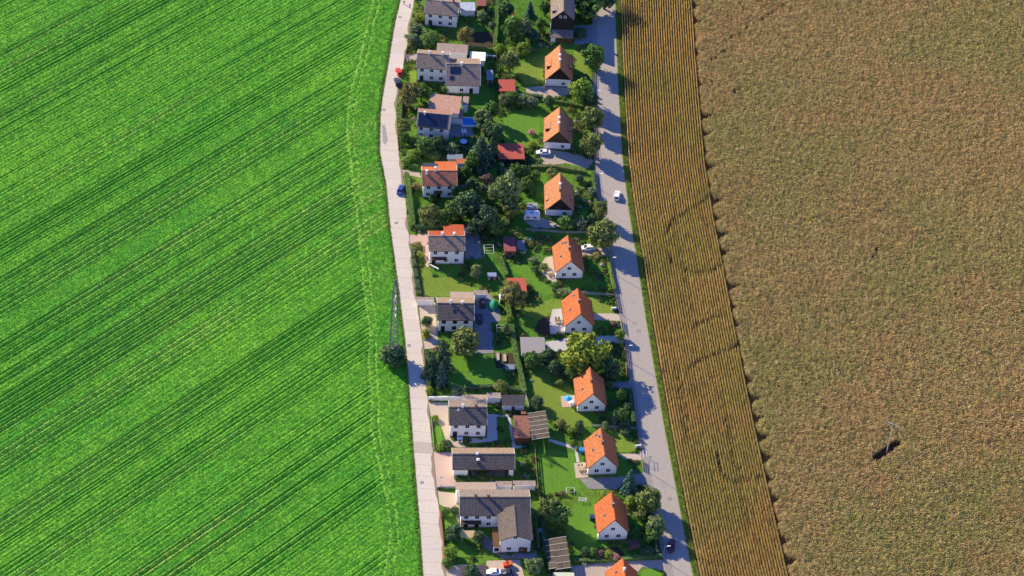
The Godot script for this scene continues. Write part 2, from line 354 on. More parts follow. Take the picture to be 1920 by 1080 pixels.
	monopitch(r, "garage", 5.85, 9.52, -13.36, -14.36, 2.33, 2.31, "red_felt", "plaster", 0.2, true)
	o = {"w": 10.01, "eave": 5.38, "half": 4.60, "top": 7.72, "front": "dark_tile", "back": "brown_tile", "doors": [0.14], "lower": [0.46, 0.80], "dark": true, "chimneys": [[-1.40, 0.00, 1.00, "plaster", 2], [1.90, 0.00, 0.70, "plaster", 1]]}
	r = row_house("white house with mottled grey roof, cream gable and blue-framed windows by the paved yard", Vector3(-15.56, 0, 19.67), 0.084, o)
	monopitch(r, "wing", -0.99, 5.27, -8.39, -13.32, 5.42, 2.90, "felt", "plaster", 0.3, false, -0.41)
	monopitch(r, "garage", 5.91, 9.47, -12.80, -14.21, 2.73, 2.71, "felt", "plaster", 0.2, true)
	monopitch(r, "entrance", -10.96, -6.20, -10.55, -11.43, 2.43, 2.41, "felt", "plaster", 0.2, true)
	roof_panels(r, o, -0.75, -0.05, 0.42, 0.62, 1, 1, "skylight")
	o = {"w": 9.81, "eave": 5.61, "half": 4.61, "top": 7.96, "front": "dark_tile", "back": "felt_tile", "doors": [0.14], "lower": [0.46, 0.79], "chimneys": [[-1.40, 0.00, 0.90, "plaster", 2], [2.20, 0.00, 0.90, "brick", 1]]}
	r = row_house("white house with black tiled roof, white dish and small table on its terrace", Vector3(-9.49, 0, 59.99), 0.093, o)
	monopitch(r, "wing", -1.00, 5.47, -8.42, -12.60, 5.64, 3.52, "felt", "plaster", 0.3, false, -0.41)
	monopitch(r, "annexe", 5.99, 9.58, -12.75, -14.20, 2.63, 2.61, "felt", "plaster", 0.2, true)
	dish(r, roof_point(o, -2.9, 0.74))
	o = {"w": 16.46, "eave": 3.28, "half": 3.94, "top": 5.29, "name": "garage_building", "open": [-4.30, 7.00], "front": "dark_tile", "back": "brown_tile", "upper": [], "lower": [], "doors": [], "side": [], "chimneys": [[-1.70, 0.00, 0.20, "plaster", 2]]}
	r = row_house("long low garage with dark tiled roof behind the pink paved drive", Vector3(-4.29, 0, 73.86), 0.092, o)
	chimney(r, -1.6, -1.2, 3.2, 5.6, 0.7, "iron", 2)
	o = {"w": 18.33, "eave": 5.56, "half": 4.60, "top": 7.90, "front": "dark_tile", "back": "felt_tile", "upper": [0.08, 0.24, 0.41], "lower": [0.41], "doors": [0.08, 0.24], "canopy": [0.00, 0.30], "side": [0.50], "chimneys": [[-5.20, 0.00, 1.00, "brick", 1], [-1.80, 0.00, 0.80, "brick", 1]]}
	r = row_house("long white house with grey tiled roof joined to a slate cross wing", Vector3(-0.29, 0, 91.91), 0.090, o)
	monopitch(r, "wing", -10.08, 0.41, -8.39, -13.20, 5.59, 3.14, "felt", "plaster", 0.3, false, -0.41)
	monopitch(r, "store", 0.85, 5.04, -12.34, -13.67, 3.03, 3.01, "felt", "plaster", 0.2, true)
	monopitch(r, "lean_to", 5.72, 11.54, -13.05, -14.38, 2.43, 2.41, "felt", "plaster", 0.2, true)
	r = gable_house("white cross wing with shallow slate roof, brown garage door and small bay", Vector3(5.75, 0, 100.10), 0.111, {"w": 8.24, "l": 10.00, "eave": 5.61, "top": 7.57, "name": "cross_wing", "tile": "dark_tile"})
	box_part(r, "garage_door", Vector3(0.9, 0.05, 0.004), Vector3(3.2, 2.3, 0.08), M.brown_timber)
	box_part(r, "bay", Vector3(-5.9, 0, -2.2), Vector3(-4.1, 2.7, -0.1), M.plaster)
	box_part(r, "balcony", Vector3(-6.0, 2.702, -6.0), Vector3(-4.1, 2.85, 0.0), M.brown_timber)
	window(r, Vector3(-5.0, 1.5, -0.1), 1.0, 1.2, 0, true)
	window(r, Vector3(-5.9, 1.5, -1.1), 1.0, 1.2, -PI / 2, true)
	# houses along the road
	r = gable_house("tall black timber house with grey lean-to and white-framed gable window", Vector3(10.34, 0, -117.25), 0.035, {"w": 7.09, "l": 14.18, "eave": 7.62, "top": 11.36, "name": "timber_house", "wall": "dark_timber", "tile": "felt_tile", "timber": "dark_timber", "dark_top": false, "chimneys": [[0.00, 0.45, 0.80, "plaster", 1]], "dormer": [[-1, 1.60, 0.15, 2.60]]})
	monopitch(r, "lean_to", -3.6, 3.6, 2.9, 0.12, 2.3, 3.1, "felt_tile", "brown_timber", 0.2, false)
	box_part(r, "lean_to_door", Vector3(-3.5, 0.05, 2.904), Vector3(-2.0, 2.1, 2.96), M.white_paint)
	r = gable_house("white house with dark timber gable and two white chimneys, opposite the red-roofed garden shed", Vector3(10.27, 0, -92.21), 0.035, {"w": 8.13, "l": 10.81, "eave": 3.12, "top": 8.29, "tile": "pale_orange_tile", "timber": "dark_timber", "chimneys": [[0.00, 0.30, 0.70, "plaster", 1], [0.00, 0.52, 0.70, "plaster", 1]], "dormer": [[-1, 1.90, 0.38, 3.20], [1, 1.20, 0.42, 1.40]]})
	r = gable_house("white house with brown boarded gable and a white saloon car parked in front", Vector3(11.08, 0, -62.24), 0.017, {"w": 8.28, "l": 11.09, "eave": 2.86, "top": 7.84, "tile": "pale_orange_tile", "timber": "brown_timber", "chimneys": [[0.00, 0.30, 0.70, "plaster", 1], [0.00, 0.52, 0.70, "plaster", 1]], "dormer": [[-1, 1.90, 0.38, 3.20], [1, 1.20, 0.42, 1.40]]})
	r = gable_house("white house with black timber gable beside the caravan", Vector3(12.68, 0, -31.89), 0.052, {"w": 8.23, "l": 11.00, "eave": 2.79, "top": 7.77, "tile": "pale_orange_tile", "timber": "dark_timber", "chimneys": [[0.00, 0.30, 0.80, "brick", 1], [0.00, 0.52, 0.80, "plaster", 1]], "dormer": [[-1, 0.90, 0.30, 1.40], [1, 0.90, 0.36, 1.40]]})
	r = gable_house("white gabled house with orange roof and sunlit terrace furniture, car parked at its road side", Vector3(16.71, 0, -5.42), 0.128, {"w": 7.95, "l": 10.26, "eave": 3.25, "top": 7.86, "tile": "orange_tile", "chimneys": [[0.00, 0.45, 0.80, "brick", 2]], "skylights": [[-1, 0.35, 0.42], [-1, 0.60, 0.85], [-1, 0.80, 0.80]]})
	r = gable_house("white gabled house with orange roof behind the great yellow-green tree", Vector3(20.21, 0, 16.86), 0.121, {"w": 8.11, "l": 9.83, "eave": 3.54, "top": 8.61, "tile": "deep_orange_tile", "chimneys": [[0.00, 0.45, 0.80, "brick", 2]], "skylights": [[-1, 0.35, 0.42], [-1, 0.70, 0.85]]})
	r = gable_house("white gabled house with orange roof and a blue parasol on its terrace", Vector3(24.71, 0, 47.25), 0.123, {"w": 7.92, "l": 9.65, "eave": 3.06, "top": 7.96, "tile": "orange_tile", "chimneys": [[0.00, 0.45, 0.80, "brick", 1]], "skylights": [[-1, 0.35, 0.42]]})
	r = gable_house("white gabled house with orange roof at the end of the garden footpath", Vector3(28.40, 0, 70.40), 0.141, {"w": 7.94, "l": 9.45, "eave": 3.41, "top": 8.63, "tile": "orange_tile", "chimneys": [[0.00, 0.42, 0.80, "brick", 1]], "skylights": [[-1, 0.35, 0.45], [-1, 0.70, 0.88], [-1, 0.88, 0.75]]})
	r = gable_house("white gabled house with orange roof and white-capped chimney above the hedged driveway", Vector3(31.76, 0, 93.41), 0.133, {"w": 7.87, "l": 9.19, "eave": 3.60, "top": 9.03, "tile": "deep_orange_tile", "chimneys": [[0.00, 0.50, 0.80, "brick", 2]], "skylights": [[-1, 0.40, 0.40]]})
	r = gable_house("orange-roofed house on the gravel drive past the low hedge, cut off by the picture", Vector3(35.19, 0, 115.50), 0.131, {"w": 7.65, "l": 8.58, "eave": 3.62, "top": 9.12, "tile": "deep_orange_tile", "chimneys": [[0.00, 0.55, 0.80, "plaster", 2]], "skylights": [[-1, 0.50, 0.70]]})
	# sheds and shelters
	shed("pale blue-roofed carport beside the uppermost lane house", "carport", Vector3(-21.00, 0, -126.71), 0.110, 4.51, 4.05, 2.43, 2.41, "blue_roof", "plaster", false)
	shed("dark red garden shed next to the blue-roofed carport", "garden_shed", Vector3(-16.66, 0, -129.29), 0.111, 2.59, 3.23, 2.43, 2.41, "maroon_felt", "brown_timber", true)
	shed("red-roofed garden shed opposite the house with the dark timber gable", "garden_shed", Vector3(-6.11, 0, -88.18), 0.107, 4.87, 4.74, 2.33, 2.81, "red_felt", "brown_timber", true)
	shed("large red-roofed shed by the gravel drive of the boarded-gable house", "garden_shed", Vector3(-3.21, 0, -56.91), 0.104, 7.70, 6.08, 2.43, 3.01, "red_felt", "dark_timber", true)
	shed("maroon flat-roofed shed beside the fenced pen", "garden_shed", Vector3(-1.63, 0, -15.99), 0.087, 3.27, 5.79, 2.33, 2.31, "maroon_felt", "wood", true)
	shed("orange-edged red shed half hidden by the feathery olive tree", "garden_shed", Vector3(1.35, 0, 1.23), 0.087, 5.25, 5.59, 2.43, 2.41, "red_felt", "wood", true)
	shed("small blue-grey playhouse on the shaded lawn", "playhouse", Vector3(-6.18, 0, -3.04), 0.099, 2.28, 0.86, 1.73, 2.01, "felt_blue", "metal", true)
	shed("ribbed grey flat-roofed garage between hedge and two round trees", "flat_garage", Vector3(7.11, 0, 25.26), 0.087, 6.66, 5.96, 2.53, 2.51, "ribbed", "plaster", true)
	shed("small white hut beside the green tent", "hut", Vector3(-2.87, 0, 6.02), 0.098, 1.01, 1.58, 2.13, 2.11, "white_roof", "plaster", true)
	shed("dark tiled garden building closing the yard of the black-roofed house", "garden_building", Vector3(2.58, 0, 47.59), 0.094, 6.06, 2.46, 2.33, 3.41, "dark_tile", "plaster", true)
	shed("brown flat-roofed shed joined to the slatted shelter", "flat_shed", Vector3(5.37, 0, 57.00), 0.087, 4.06, 7.98, 2.53, 2.51, "rust_felt", "brown_timber", true)
	shed("grey corrugated shed at the foot of the lane", "corrugated_shed", Vector3(-4.98, 0, 109.86), 0.089, 6.51, 2.93, 2.63, 3.61, "dark_tile", "plaster", true)
	shed("low pale green-roofed shed below the slatted glasshouse", "low_shed", Vector3(19.02, 0, 109.16), 0.089, 5.26, 3.01, 2.23, 2.21, "pale_green", "wood", true)
	shed("small glazed cold frame at the end of the vegetable plot", "cold_frame", Vector3(0.96, 0, 33.09), 0.096, 2.35, 1.48, 1.13, 1.11, "pale_glass", "metal", false)
	shed("long low glasshouse behind the house with slatted collectors", "glasshouse", Vector3(-20.45, 0, -53.63), 0.104, 4.55, 1.81, 1.83, 1.81, "pale_glass", "metal", false)
	shed("grey wire-roofed pen next to the caravan", "pen", Vector3(4.40, 0, -33.94), 0.102, 2.85, 2.44, 1.73, 1.71, "metal", "wood", false)
	shed("fenced grey pen beside the maroon shed", "pen", Vector3(1.75, 0, -16.87), 0.087, 2.00, 4.65, 1.03, 1.01, "yard", "metal", false)
	shed("white garden hut standing by the dark clipped garden edge", "hut", Vector3(-11.83, 0, -93.33), 0.107, 1.82, 4.59, 2.03, 2.01, "pale_glass", "metal", true)
	slat_roof("slatted glass shelter with pale battens beside the brown flat shed", "slatted_shelter", Vector3(10.09, 0, 56.50), 0.157, 5.02, 9.79, 2.80, 3.60, 6, 5)
	slat_roof("slatted glasshouse with pale battens below the olive tree", "slatted_glasshouse", Vector3(17.99, 0, 101.37), 0.157, 3.94, 10.59, 2.60, 3.20, 5, 4)
	slat_roof("dark glasshouse half joined to the slatted one", "dark_glasshouse", Vector3(15.11, 0, 101.59), 0.157, 1.84, 9.86, 2.20, 2.60, 5, 2)
	# trees and shrubs
	tree("shrub", "yellow-green bush in front of the uppermost white house", "shrub", Vector3(-36.53, 0, -120.66), 1.81, 3.20, "shrub", "gold")
	tree("shrub", "grey feathery bush at the lane below the yellow-green bush", "shrub", Vector3(-37.07, 0, -113.78), 2.41, 4.00, "shrub", "grey")
	tree("shrub", "silvery bush by the lane fence above the square grey roof", "shrub", Vector3(-38.11, 0, -109.25), 2.40, 3.20, "shrub", "grey")
	tree("shrub", "dark green spreading bush on the strip of lawn below the uppermost house", "shrub", Vector3(-32.73, 0, -109.08), 3.00, 4.00, "shrub", "mid")
	tree("garden_tree", "olive-brown tree beside the dug vegetable plot", "tree", Vector3(-20.72, 0, -110.11), 2.98, 7.00, "loose", "brown")
	tree("shrub", "pale bush in the shade below the blue-roofed carport", "shrub", Vector3(-16.02, 0, -123.61), 2.22, 3.00, "shrub", "pale")
	tree("shrub", "small grey bush beside the clipped column hedge", "shrub", Vector3(-12.80, 0, -119.57), 1.41, 2.50, "shrub", "grey")
	tree("garden_tree", "tall dark green tree under the closed red parasol", "tree", Vector3(-5.90, 0, -114.09), 3.63, 9.00, "loose", "mid")
	tree("garden_tree", "slim grey-green tree next to the tall dark green one", "tree", Vector3(-1.61, 0, -116.53), 2.56, 7.00, "loose", "grey")
	tree("spruce_tree", "blue spruce on the striped sunny lawn", "tree", Vector3(-0.46, 0, -127.14), 1.94, 6.00, "conifer", "blue_spruce")
	tree("garden_tree", "small tree at the wall of the black timber house", "tree", Vector3(3.20, 0, -119.14), 2.14, 6.00, "loose", "mid")
	tree("shrub", "low dark bushes beside the grey lean-to", "shrub", Vector3(1.21, 0, -115.04), 2.61, 3.00, "shrub", "dark")
	tree("shrub", "yellow-green bush at the lower end of the column hedge", "shrub", Vector3(-9.17, 0, -106.51), 1.99, 4.00, "shrub", "lime")
	tree("garden_tree", "bright yellow-green apple tree on the lawn by the timber house", "tree", Vector3(-1.62, 0, -107.03), 2.54, 5.00, "round", "lime")
	tree("shrub", "low bright green plants beside the apple tree", "shrub", Vector3(-5.02, 0, -107.63), 1.79, 2.00, "shrub", "lime")
	tree("garden_tree", "olive round tree with bare stem above the red-roofed garden shed", "tree", Vector3(-5.77, 0, -98.36), 3.58, 8.00, "loose", "olive")
	tree("garden_tree", "dark street tree on the lawn of the house with two white chimneys", "tree", Vector3(21.00, 0, -101.50), 4.44, 10.00, "round", "mid")
	tree("garden_tree", "broad dark tree between the black timber house and the road", "tree", Vector3(18.67, 0, -129.30), 5.62, 10.00, "loose", "mid")
	tree("garden_tree", "dark tree at the kerb beyond the timber house", "tree", Vector3(24.01, 0, -133.49), 4.34, 10.00, "loose", "dark")
	tree("garden_tree", "brownish birch by the lane below the parked red car", "tree", Vector3(-36.41, 0, -77.22), 4.14, 10.00, "loose", "brown")
	tree("garden_tree", "green tree touching the brownish birch", "tree", Vector3(-32.92, 0, -80.65), 2.90, 7.00, "loose", "mid")
	tree("shrub", "bush at the corner of the house with the square solar array", "shrub", Vector3(-25.61, 0, -86.24), 1.76, 3.00, "shrub", "mid")
	tree("garden_tree", "bright green round tree at the driveway of the dark-gabled house", "tree", Vector3(17.57, 0, -84.23), 4.37, 10.00, "round", "lime")
	tree("garden_tree", "dark tree with orange tips behind the bright green round tree", "tree", Vector3(20.77, 0, -81.07), 2.70, 8.00, "round", "dark")
	tree("garden_tree", "olive roadside tree beside the boarded-gable house", "tree", Vector3(21.66, 0, -72.72), 4.33, 9.00, "loose", "olive")
	tree("garden_tree", "olive roadside tree at the gravel driveway mouth", "tree", Vector3(21.51, 0, -60.08), 4.08, 9.00, "loose", "olive")
	tree("shrub", "pale bush opening the shrub row near the red-roofed garden shed", "shrub", Vector3(-6.54, 0, -82.24), 1.95, 4.00, "shrub", "pale")
	tree("shrub", "green bush next to the pale one in the shrub row", "shrub", Vector3(-3.86, 0, -82.75), 2.34, 4.50, "shrub", "mid")
	tree("shrub", "second pale bush, middle of the shrub row above the long lawn", "shrub", Vector3(-0.61, 0, -82.35), 2.34, 4.00, "shrub", "pale")
	tree("shrub", "grey-green bush closing the shrub row above the long lawn", "shrub", Vector3(2.29, 0, -81.89), 2.15, 4.00, "shrub", "grey")
	tree("shrub", "dark bush behind the boarded-gable house", "shrub", Vector3(7.69, 0, -83.01), 2.15, 3.50, "shrub", "dark")
	tree("garden_tree", "pale willowy tree beside the blue pool cover", "tree", Vector3(-12.86, 0, -69.32), 3.08, 8.00, "loose", "pale")
	tree("garden_tree", "green tree behind the pale willowy tree", "tree", Vector3(-9.92, 0, -73.70), 2.68, 8.00, "loose", "mid")
	tree("garden_tree", "dark tree in the shade below the pale willowy tree", "tree", Vector3(-10.55, 0, -64.43), 2.66, 7.00, "loose", "dark")
	tree("spruce_tree", "big dark spruce beside the large red-roofed shed", "tree", Vector3(-12.47, 0, -53.05), 5.47, 11.00, "conifer", "spruce")
	tree("spruce_tree", "second smaller spruce touching the big dark one", "tree", Vector3(-9.30, 0, -56.63), 2.84, 8.00, "conifer", "spruce")
	tree("shrub", "round pale bush in front of the long low glasshouse", "shrub", Vector3(-21.54, 0, -57.91), 2.29, 3.00, "shrub", "pale")
	tree("garden_tree", "green tree in front of the house covered by solar panels", "tree", Vector3(-29.96, 0, -56.58), 3.45, 6.00, "round", "mid")
	tree("garden_tree", "dark small tree next to the solar-panelled house wall", "tree", Vector3(-25.94, 0, -58.59), 2.44, 5.00, "round", "dark")
	tree("garden_tree", "olive tree at the lane beside the solar-panelled house", "tree", Vector3(-37.19, 0, -64.19), 2.65, 6.00, "loose", "olive")
	tree("garden_tree", "small green tree under the olive lane tree", "tree", Vector3(-36.66, 0, -59.74), 2.03, 5.00, "loose", "mid")
	tree("shrub", "fresh green bush by the lane above the slatted collectors", "shrub", Vector3(-33.51, 0, -53.69), 2.28, 3.00, "shrub", "lime")
	tree("shrub", "low light green bush at the lane gate", "shrub", Vector3(-35.59, 0, -50.74), 1.71, 2.60, "shrub", "lime")
	tree("shrub", "olive bush between the fresh green bush and the glasshouse", "shrub", Vector3(-26.92, 0, -54.13), 2.29, 3.00, "shrub", "olive")
	tree("garden_tree", "round green tree at the corner of the vivid orange rear roof", "tree", Vector3(-16.65, 0, -44.94), 2.01, 6.00, "round", "mid")
	tree("garden_tree", "wide grey-green walnut tree below the rust-brown roof", "tree", Vector3(-14.75, 0, -28.72), 5.15, 10.00, "round", "dark")
	tree("garden_tree", "smaller green tree nestling at the wide walnut tree", "tree", Vector3(-19.59, 0, -27.12), 3.36, 7.00, "round", "mid")
	tree("garden_tree", "olive-green tree by the lane above the red rear wing", "tree", Vector3(-26.20, 0, -24.81), 3.55, 7.00, "round", "olive")
	tree("shrub", "green bush between lane tree and red rear wing", "shrub", Vector3(-22.29, 0, -24.98), 2.23, 4.00, "shrub", "mid")
	tree("garden_tree", "tall pale birch in the middle of the gardens", "tree", Vector3(-4.21, 0, -34.46), 5.39, 14.00, "loose", "pale")
	tree("garden_tree", "olive tree at the foot of the tall pale birch", "tree", Vector3(-1.98, 0, -28.95), 3.17, 8.00, "loose", "olive")
	tree("garden_tree", "dark tree above the fenced yard of the red-winged house", "tree", Vector3(-9.15, 0, -24.03), 3.95, 9.00, "round", "dark")
	tree("shrub", "green bush before the door of the rust-brown-roofed house", "shrub", Vector3(-25.86, 0, -34.59), 1.31, 3.00, "shrub", "mid")
	tree("shrub", "orange-brown bush beside the parked blue car", "shrub", Vector3(-31.42, 0, -39.29), 1.69, 3.00, "shrub", "brown")
	tree("shrub", "purple-leaved bush beside the tall pale birch", "shrub", Vector3(-10.14, 0, -43.84), 2.08, 4.00, "shrub", "plum")
	tree("shrub", "grey bush beneath the purple-leaved one", "shrub", Vector3(-11.05, 0, -40.18), 1.50, 3.00, "shrub", "grey")
	tree("shrub", "green fruit bush below the large red-roofed shed", "shrub", Vector3(0.93, 0, -49.11), 1.90, 4.00, "shrub", "mid")
	tree("shrub", "small fruit tree beside the black-gabled house", "shrub", Vector3(4.97, 0, -47.09), 1.70, 4.00, "shrub", "mid")
	tree("shrub", "bush between the caravan and the fruit trees", "shrub", Vector3(3.61, 0, -41.45), 2.07, 3.00, "shrub", "mid")
	tree("shrub", "round dark bush on the lawn behind the black-gabled house", "shrub", Vector3(18.30, 0, -48.50), 1.71, 2.60, "shrub", "dark")
	tree("shrub", "grey-green bush by the pavement near the dark round bush", "shrub", Vector3(22.42, 0, -42.40), 1.88, 2.60, "shrub", "grey")
	tree("shrub", "olive bush at the hedge behind the black-gabled house", "shrub", Vector3(9.84, 0, -49.49), 1.90, 3.20, "shrub", "olive")
	tree("garden_tree", "slim upright olive tree at the kerb by the black-gabled house", "tree", Vector3(25.41, 0, -31.84), 2.38, 8.00, "column", "olive")
	tree("garden_tree", "broad olive street tree above the parked white estate car", "tree", Vector3(25.94, 0, -20.02), 4.92, 10.00, "round", "olive")
	tree("shrub", "bushy shrub in front of the black-gabled house", "shrub", Vector3(15.02, 0, -27.59), 2.60, 4.00, "shrub", "mid")
	tree("shrub", "grey shrub between black-gabled house and broad street tree", "shrub", Vector3(19.73, 0, -27.40), 2.42, 3.50, "shrub", "grey")
	tree("shrub", "dark shrub under the slim upright street tree", "shrub", Vector3(22.74, 0, -29.97), 1.86, 3.20, "shrub", "dark")
	tree("shrub", "pale round bush on the shaded lawn by the playhouse", "shrub", Vector3(-11.02, 0, -3.36), 2.00, 4.50, "shrub", "pale")
	tree("garden_tree", "feathery olive-brown tree in front of the red shed", "tree", Vector3(0.60, 0, 8.39), 4.02, 10.00, "loose", "brown")
	tree("shrub", "pale upright bush by the central hedge beside the swing frame", "shrub", Vector3(-1.01, 0, 19.17), 1.60, 4.00, "shrub", "pale")
	tree("shrub", "light green bush by the central hedge below the feathery tree", "shrub", Vector3(-0.12, 0, 14.71), 1.43, 3.00, "shrub", "lime")
	tree("shrub", "dark bush by the entrance wall of the mottled-roofed house", "shrub", Vector3(-23.85, 0, 17.92), 1.78, 3.50, "shrub", "dark")
	tree("shrub", "yellow-green bush below the dark entrance bush", "shrub", Vector3(-23.66, 0, 22.42), 1.60, 2.60, "shrub", "gold")
	tree("garden_tree", "dense round olive tree before the mottled grey roof", "tree", Vector3(-12.16, 0, 28.14), 4.70, 9.00, "round", "olive")
	tree("spruce_tree", "tallest spruce of the cluster beside the lane", "tree", Vector3(-18.34, 0, 34.81), 3.18, 12.00, "conifer", "spruce")
	tree("spruce_tree", "broad spruce of the cluster, closest to the lane", "tree", Vector3(-20.95, 0, 38.23), 2.79, 10.00, "conifer", "spruce")
	tree("spruce_tree", "bluish spruce of the cluster, on the lawn side", "tree", Vector3(-18.21, 0, 40.38), 2.60, 9.00, "conifer", "blue_spruce")
	tree("shrub", "dark round bush at the foot of the lattice pylon", "shrub", Vector3(-32.55, 0, 32.98), 4.40, 6.00, "shrub", "dark")
	tree("garden_tree", "clipped round tree at the ribbed grey garage", "tree", Vector3(11.59, 0, 29.50), 2.44, 5.00, "round", "dark")
	tree("garden_tree", "dark tree between hedge and clipped round tree", "tree", Vector3(7.05, 0, 31.63), 2.62, 6.00, "round", "mid")
	tree("garden_tree", "great yellow-green maple between two orange-roofed houses", "tree", Vector3(22.24, 0, 31.01), 7.32, 12.00, "round", "gold")
	tree("garden_tree", "small pale garden tree at the pavement beside the maple's driveway", "tree", Vector3(32.25, 0, 18.04), 1.70, 3.60, "round", "lime")
	tree("garden_tree", "dark tree behind the great maple towards the road", "tree", Vector3(29.77, 0, 33.99), 2.80, 8.00, "round", "dark")
	tree("garden_tree", "small round tree in the front garden of the blue-parasol house", "tree", Vector3(32.83, 0, 42.17), 1.67, 4.50, "round", "mid")
	tree("garden_tree", "small tree in the shaded front garden corner of the blue-parasol house", "tree", Vector3(33.26, 0, 50.14), 2.02, 5.00, "round", "mid")
	tree("spruce_tree", "slim dark conifer beside the shaded corner tree", "tree", Vector3(31.32, 0, 51.39), 1.84, 6.00, "conifer", "spruce")
	tree("shrub", "low shrub beside the driveway of the blue-parasol house", "shrub", Vector3(29.20, 0, 37.40), 1.58, 2.20, "shrub", "mid")
	tree("shrub", "dark bush beside the fence above the slatted shelter", "shrub", Vector3(9.59, 0, 46.48), 1.91, 4.00, "shrub", "dark")
	tree("shrub", "lone olive bush on the sloping lawn", "shrub", Vector3(15.51, 0, 37.97), 1.22, 2.40, "shrub", "olive")
	tree("shrub", "dark bush at the edge of the maple's shade", "shrub", Vector3(17.19, 0, 34.34), 1.93, 3.00, "shrub", "dark")
	tree("shrub", "grey bush above the black-roofed house by its white wall", "shrub", Vector3(-13.32, 0, 44.09), 1.91, 3.00, "shrub", "grey")
	tree("shrub", "olive bush behind the flat annexe of the black-roofed house", "shrub", Vector3(-1.07, 0, 41.28), 2.27, 3.00, "shrub", "olive")
	tree("shrub", "yellow-green bush at the lane end of the white wall", "shrub", Vector3(-21.13, 0, 44.83), 1.22, 3.00, "shrub", "lime")
	tree("shrub", "low clipped ball bush on the lane lawn strip", "shrub", Vector3(-18.93, 0, 54.37), 1.20, 1.60, "shrub", "lime")
	tree("shrub", "low green bush at the edge of the pink paved drive", "shrub", Vector3(-16.70, 0, 65.03), 1.53, 1.80, "shrub", "lime")
	tree("shrub", "dark flowering bush beside the pink paved drive", "shrub", Vector3(-14.98, 0, 64.17), 1.71, 2.00, "shrub", "dark")
	tree("shrub", "reddish-brown bush at the lawn edge by the slatted shelter", "shrub", Vector3(16.52, 0, 53.89), 1.55, 3.00, "shrub", "brown")
	tree("shrub", "bright lime bush in the bed above the footpath", "shrub", Vector3(19.14, 0, 55.58), 1.55, 2.40, "shrub", "lime")
	tree("shrub", "dark bush beside the bright lime one", "shrub", Vector3(21.46, 0, 53.91), 1.55, 3.20, "shrub", "dark")
	tree("shrub", "pale flowering shrub behind the footpath house", "shrub", Vector3(28.64, 0, 53.35), 1.03, 3.00, "shrub", "pale")
	tree("spruce_tree", "bluish spruce at the driveway of the footpath house", "tree", Vector3(35.81, 0, 76.02), 2.87, 9.00, "conifer", "blue_spruce")
	tree("garden_tree", "olive tree with reddish leaves leaning over the pavement", "tree", Vector3(41.04, 0, 82.04), 3.74, 8.00, "round", "olive")
	tree("garden_tree", "pale feathery tree at the pavement by the street lamp", "tree", Vector3(43.47, 0, 90.39), 3.00, 7.00, "loose", "pale")
	tree("garden_tree", "green tree under the pale feathery one", "tree", Vector3(42.17, 0, 92.60), 2.47, 5.00, "loose", "mid")
	tree("shrub", "bright green shrubs beside the white-capped chimney house", "shrub", Vector3(36.29, 0, 80.08), 1.85, 3.00, "shrub", "lime")
	tree("shrub", "olive shrub between spruce and pale feathery tree", "shrub", Vector3(39.01, 0, 84.79), 1.67, 2.60, "shrub", "olive")
	tree("garden_tree", "olive tree beside the fence at the slatted glasshouse", "tree", Vector3(14.19, 0, 87.89), 3.37, 9.00, "loose", "olive")
	tree("garden_tree", "green tree joined to the olive one by the slatted glasshouse", "tree", Vector3(16.90, 0, 89.64), 3.54, 8.00, "loose", "mid")
	tree("shrub", "golden bush at the fence behind the white-capped chimney house", "shrub", Vector3(28.84, 0, 79.25), 1.85, 2.60, "shrub", "gold")
	tree("shrub", "dark leafy plant clump in the bed above the gravel drive", "shrub", Vector3(24.61, 0, 99.24), 1.48, 2.40, "shrub", "dark")
	tree("shrub", "tall green plant clump in the bed above the gravel drive", "shrub", Vector3(26.61, 0, 99.32), 1.48, 2.60, "shrub", "mid")
	tree("shrub", "purple plant clump in the bed above the gravel drive", "shrub", Vector3(28.78, 0, 99.51), 1.32, 2.20, "shrub", "plum")
	tree("shrub", "lime green plant clump in the bed above the gravel drive", "shrub", Vector3(30.92, 0, 99.59), 1.48, 2.40, "shrub", "lime")
	tree("shrub", "pink flowering plant clump in the bed above the gravel drive", "shrub", Vector3(32.67, 0, 100.00), 1.32, 2.00, "shrub", "flower")
	tree("shrub", "purplish low shrub by the shaded wall path", "shrub", Vector3(37.45, 0, 94.97), 1.98, 2.00, "shrub", "plum")
	tree("shrub", "dark low shrub near the last street lamp", "shrub", Vector3(41.37, 0, 97.39), 1.98, 2.00, "shrub", "dark")
	tree("garden_tree", "dark bush beside the terrace awning of the long house", "tree", Vector3(-10.99, 0, 96.44), 2.46, 4.50, "round", "dark")
	tree("garden_tree", "dark round bush under the terrace of the long house", "tree", Vector3(-4.03, 0, 97.44), 1.93, 4.00, "round", "dark")
	tree("garden_tree", "lime green bush by the orange lane wall", "tree", Vector3(-11.25, 0, 103.23), 2.09, 4.00, "round", "lime")
	tree("shrub", "green bush at the end of the orange lane wall", "shrub", Vector3(-11.87, 0, 106.40), 1.64, 3.00, "shrub", "mid")
	tree("shrub", "green bush beside the gatepost of the long house", "shrub", Vector3(-13.75, 0, 88.98), 1.33, 2.50, "shrub", "mid")
	tree("shrub", "dark low bush at the drive of the long house", "shrub", Vector3(-11.22, 0, 87.78), 1.50, 2.00, "shrub", "dark")
	tree("garden_tree", "pale tree between junk yard and slatted glasshouse", "tree", Vector3(10.92, 0, 106.49), 2.78, 6.00, "loose", "pale")
	tree("garden_tree", "dark tree in front of the grey corrugated shed", "tree", Vector3(-5.44, 0, 110.05), 2.42, 5.00, "round", "dark")
	tree("shrub", "orange-brown bush by the pink drive of the red-winged house", "shrub", Vector3(-29.20, 0, -14.40), 1.47, 1.60, "shrub", "brown")
	tree("shrub", "golden bush by the pink drive of the red-winged house", "shrub", Vector3(-27.79, 0, -10.52), 1.28, 1.40, "shrub", "gold")
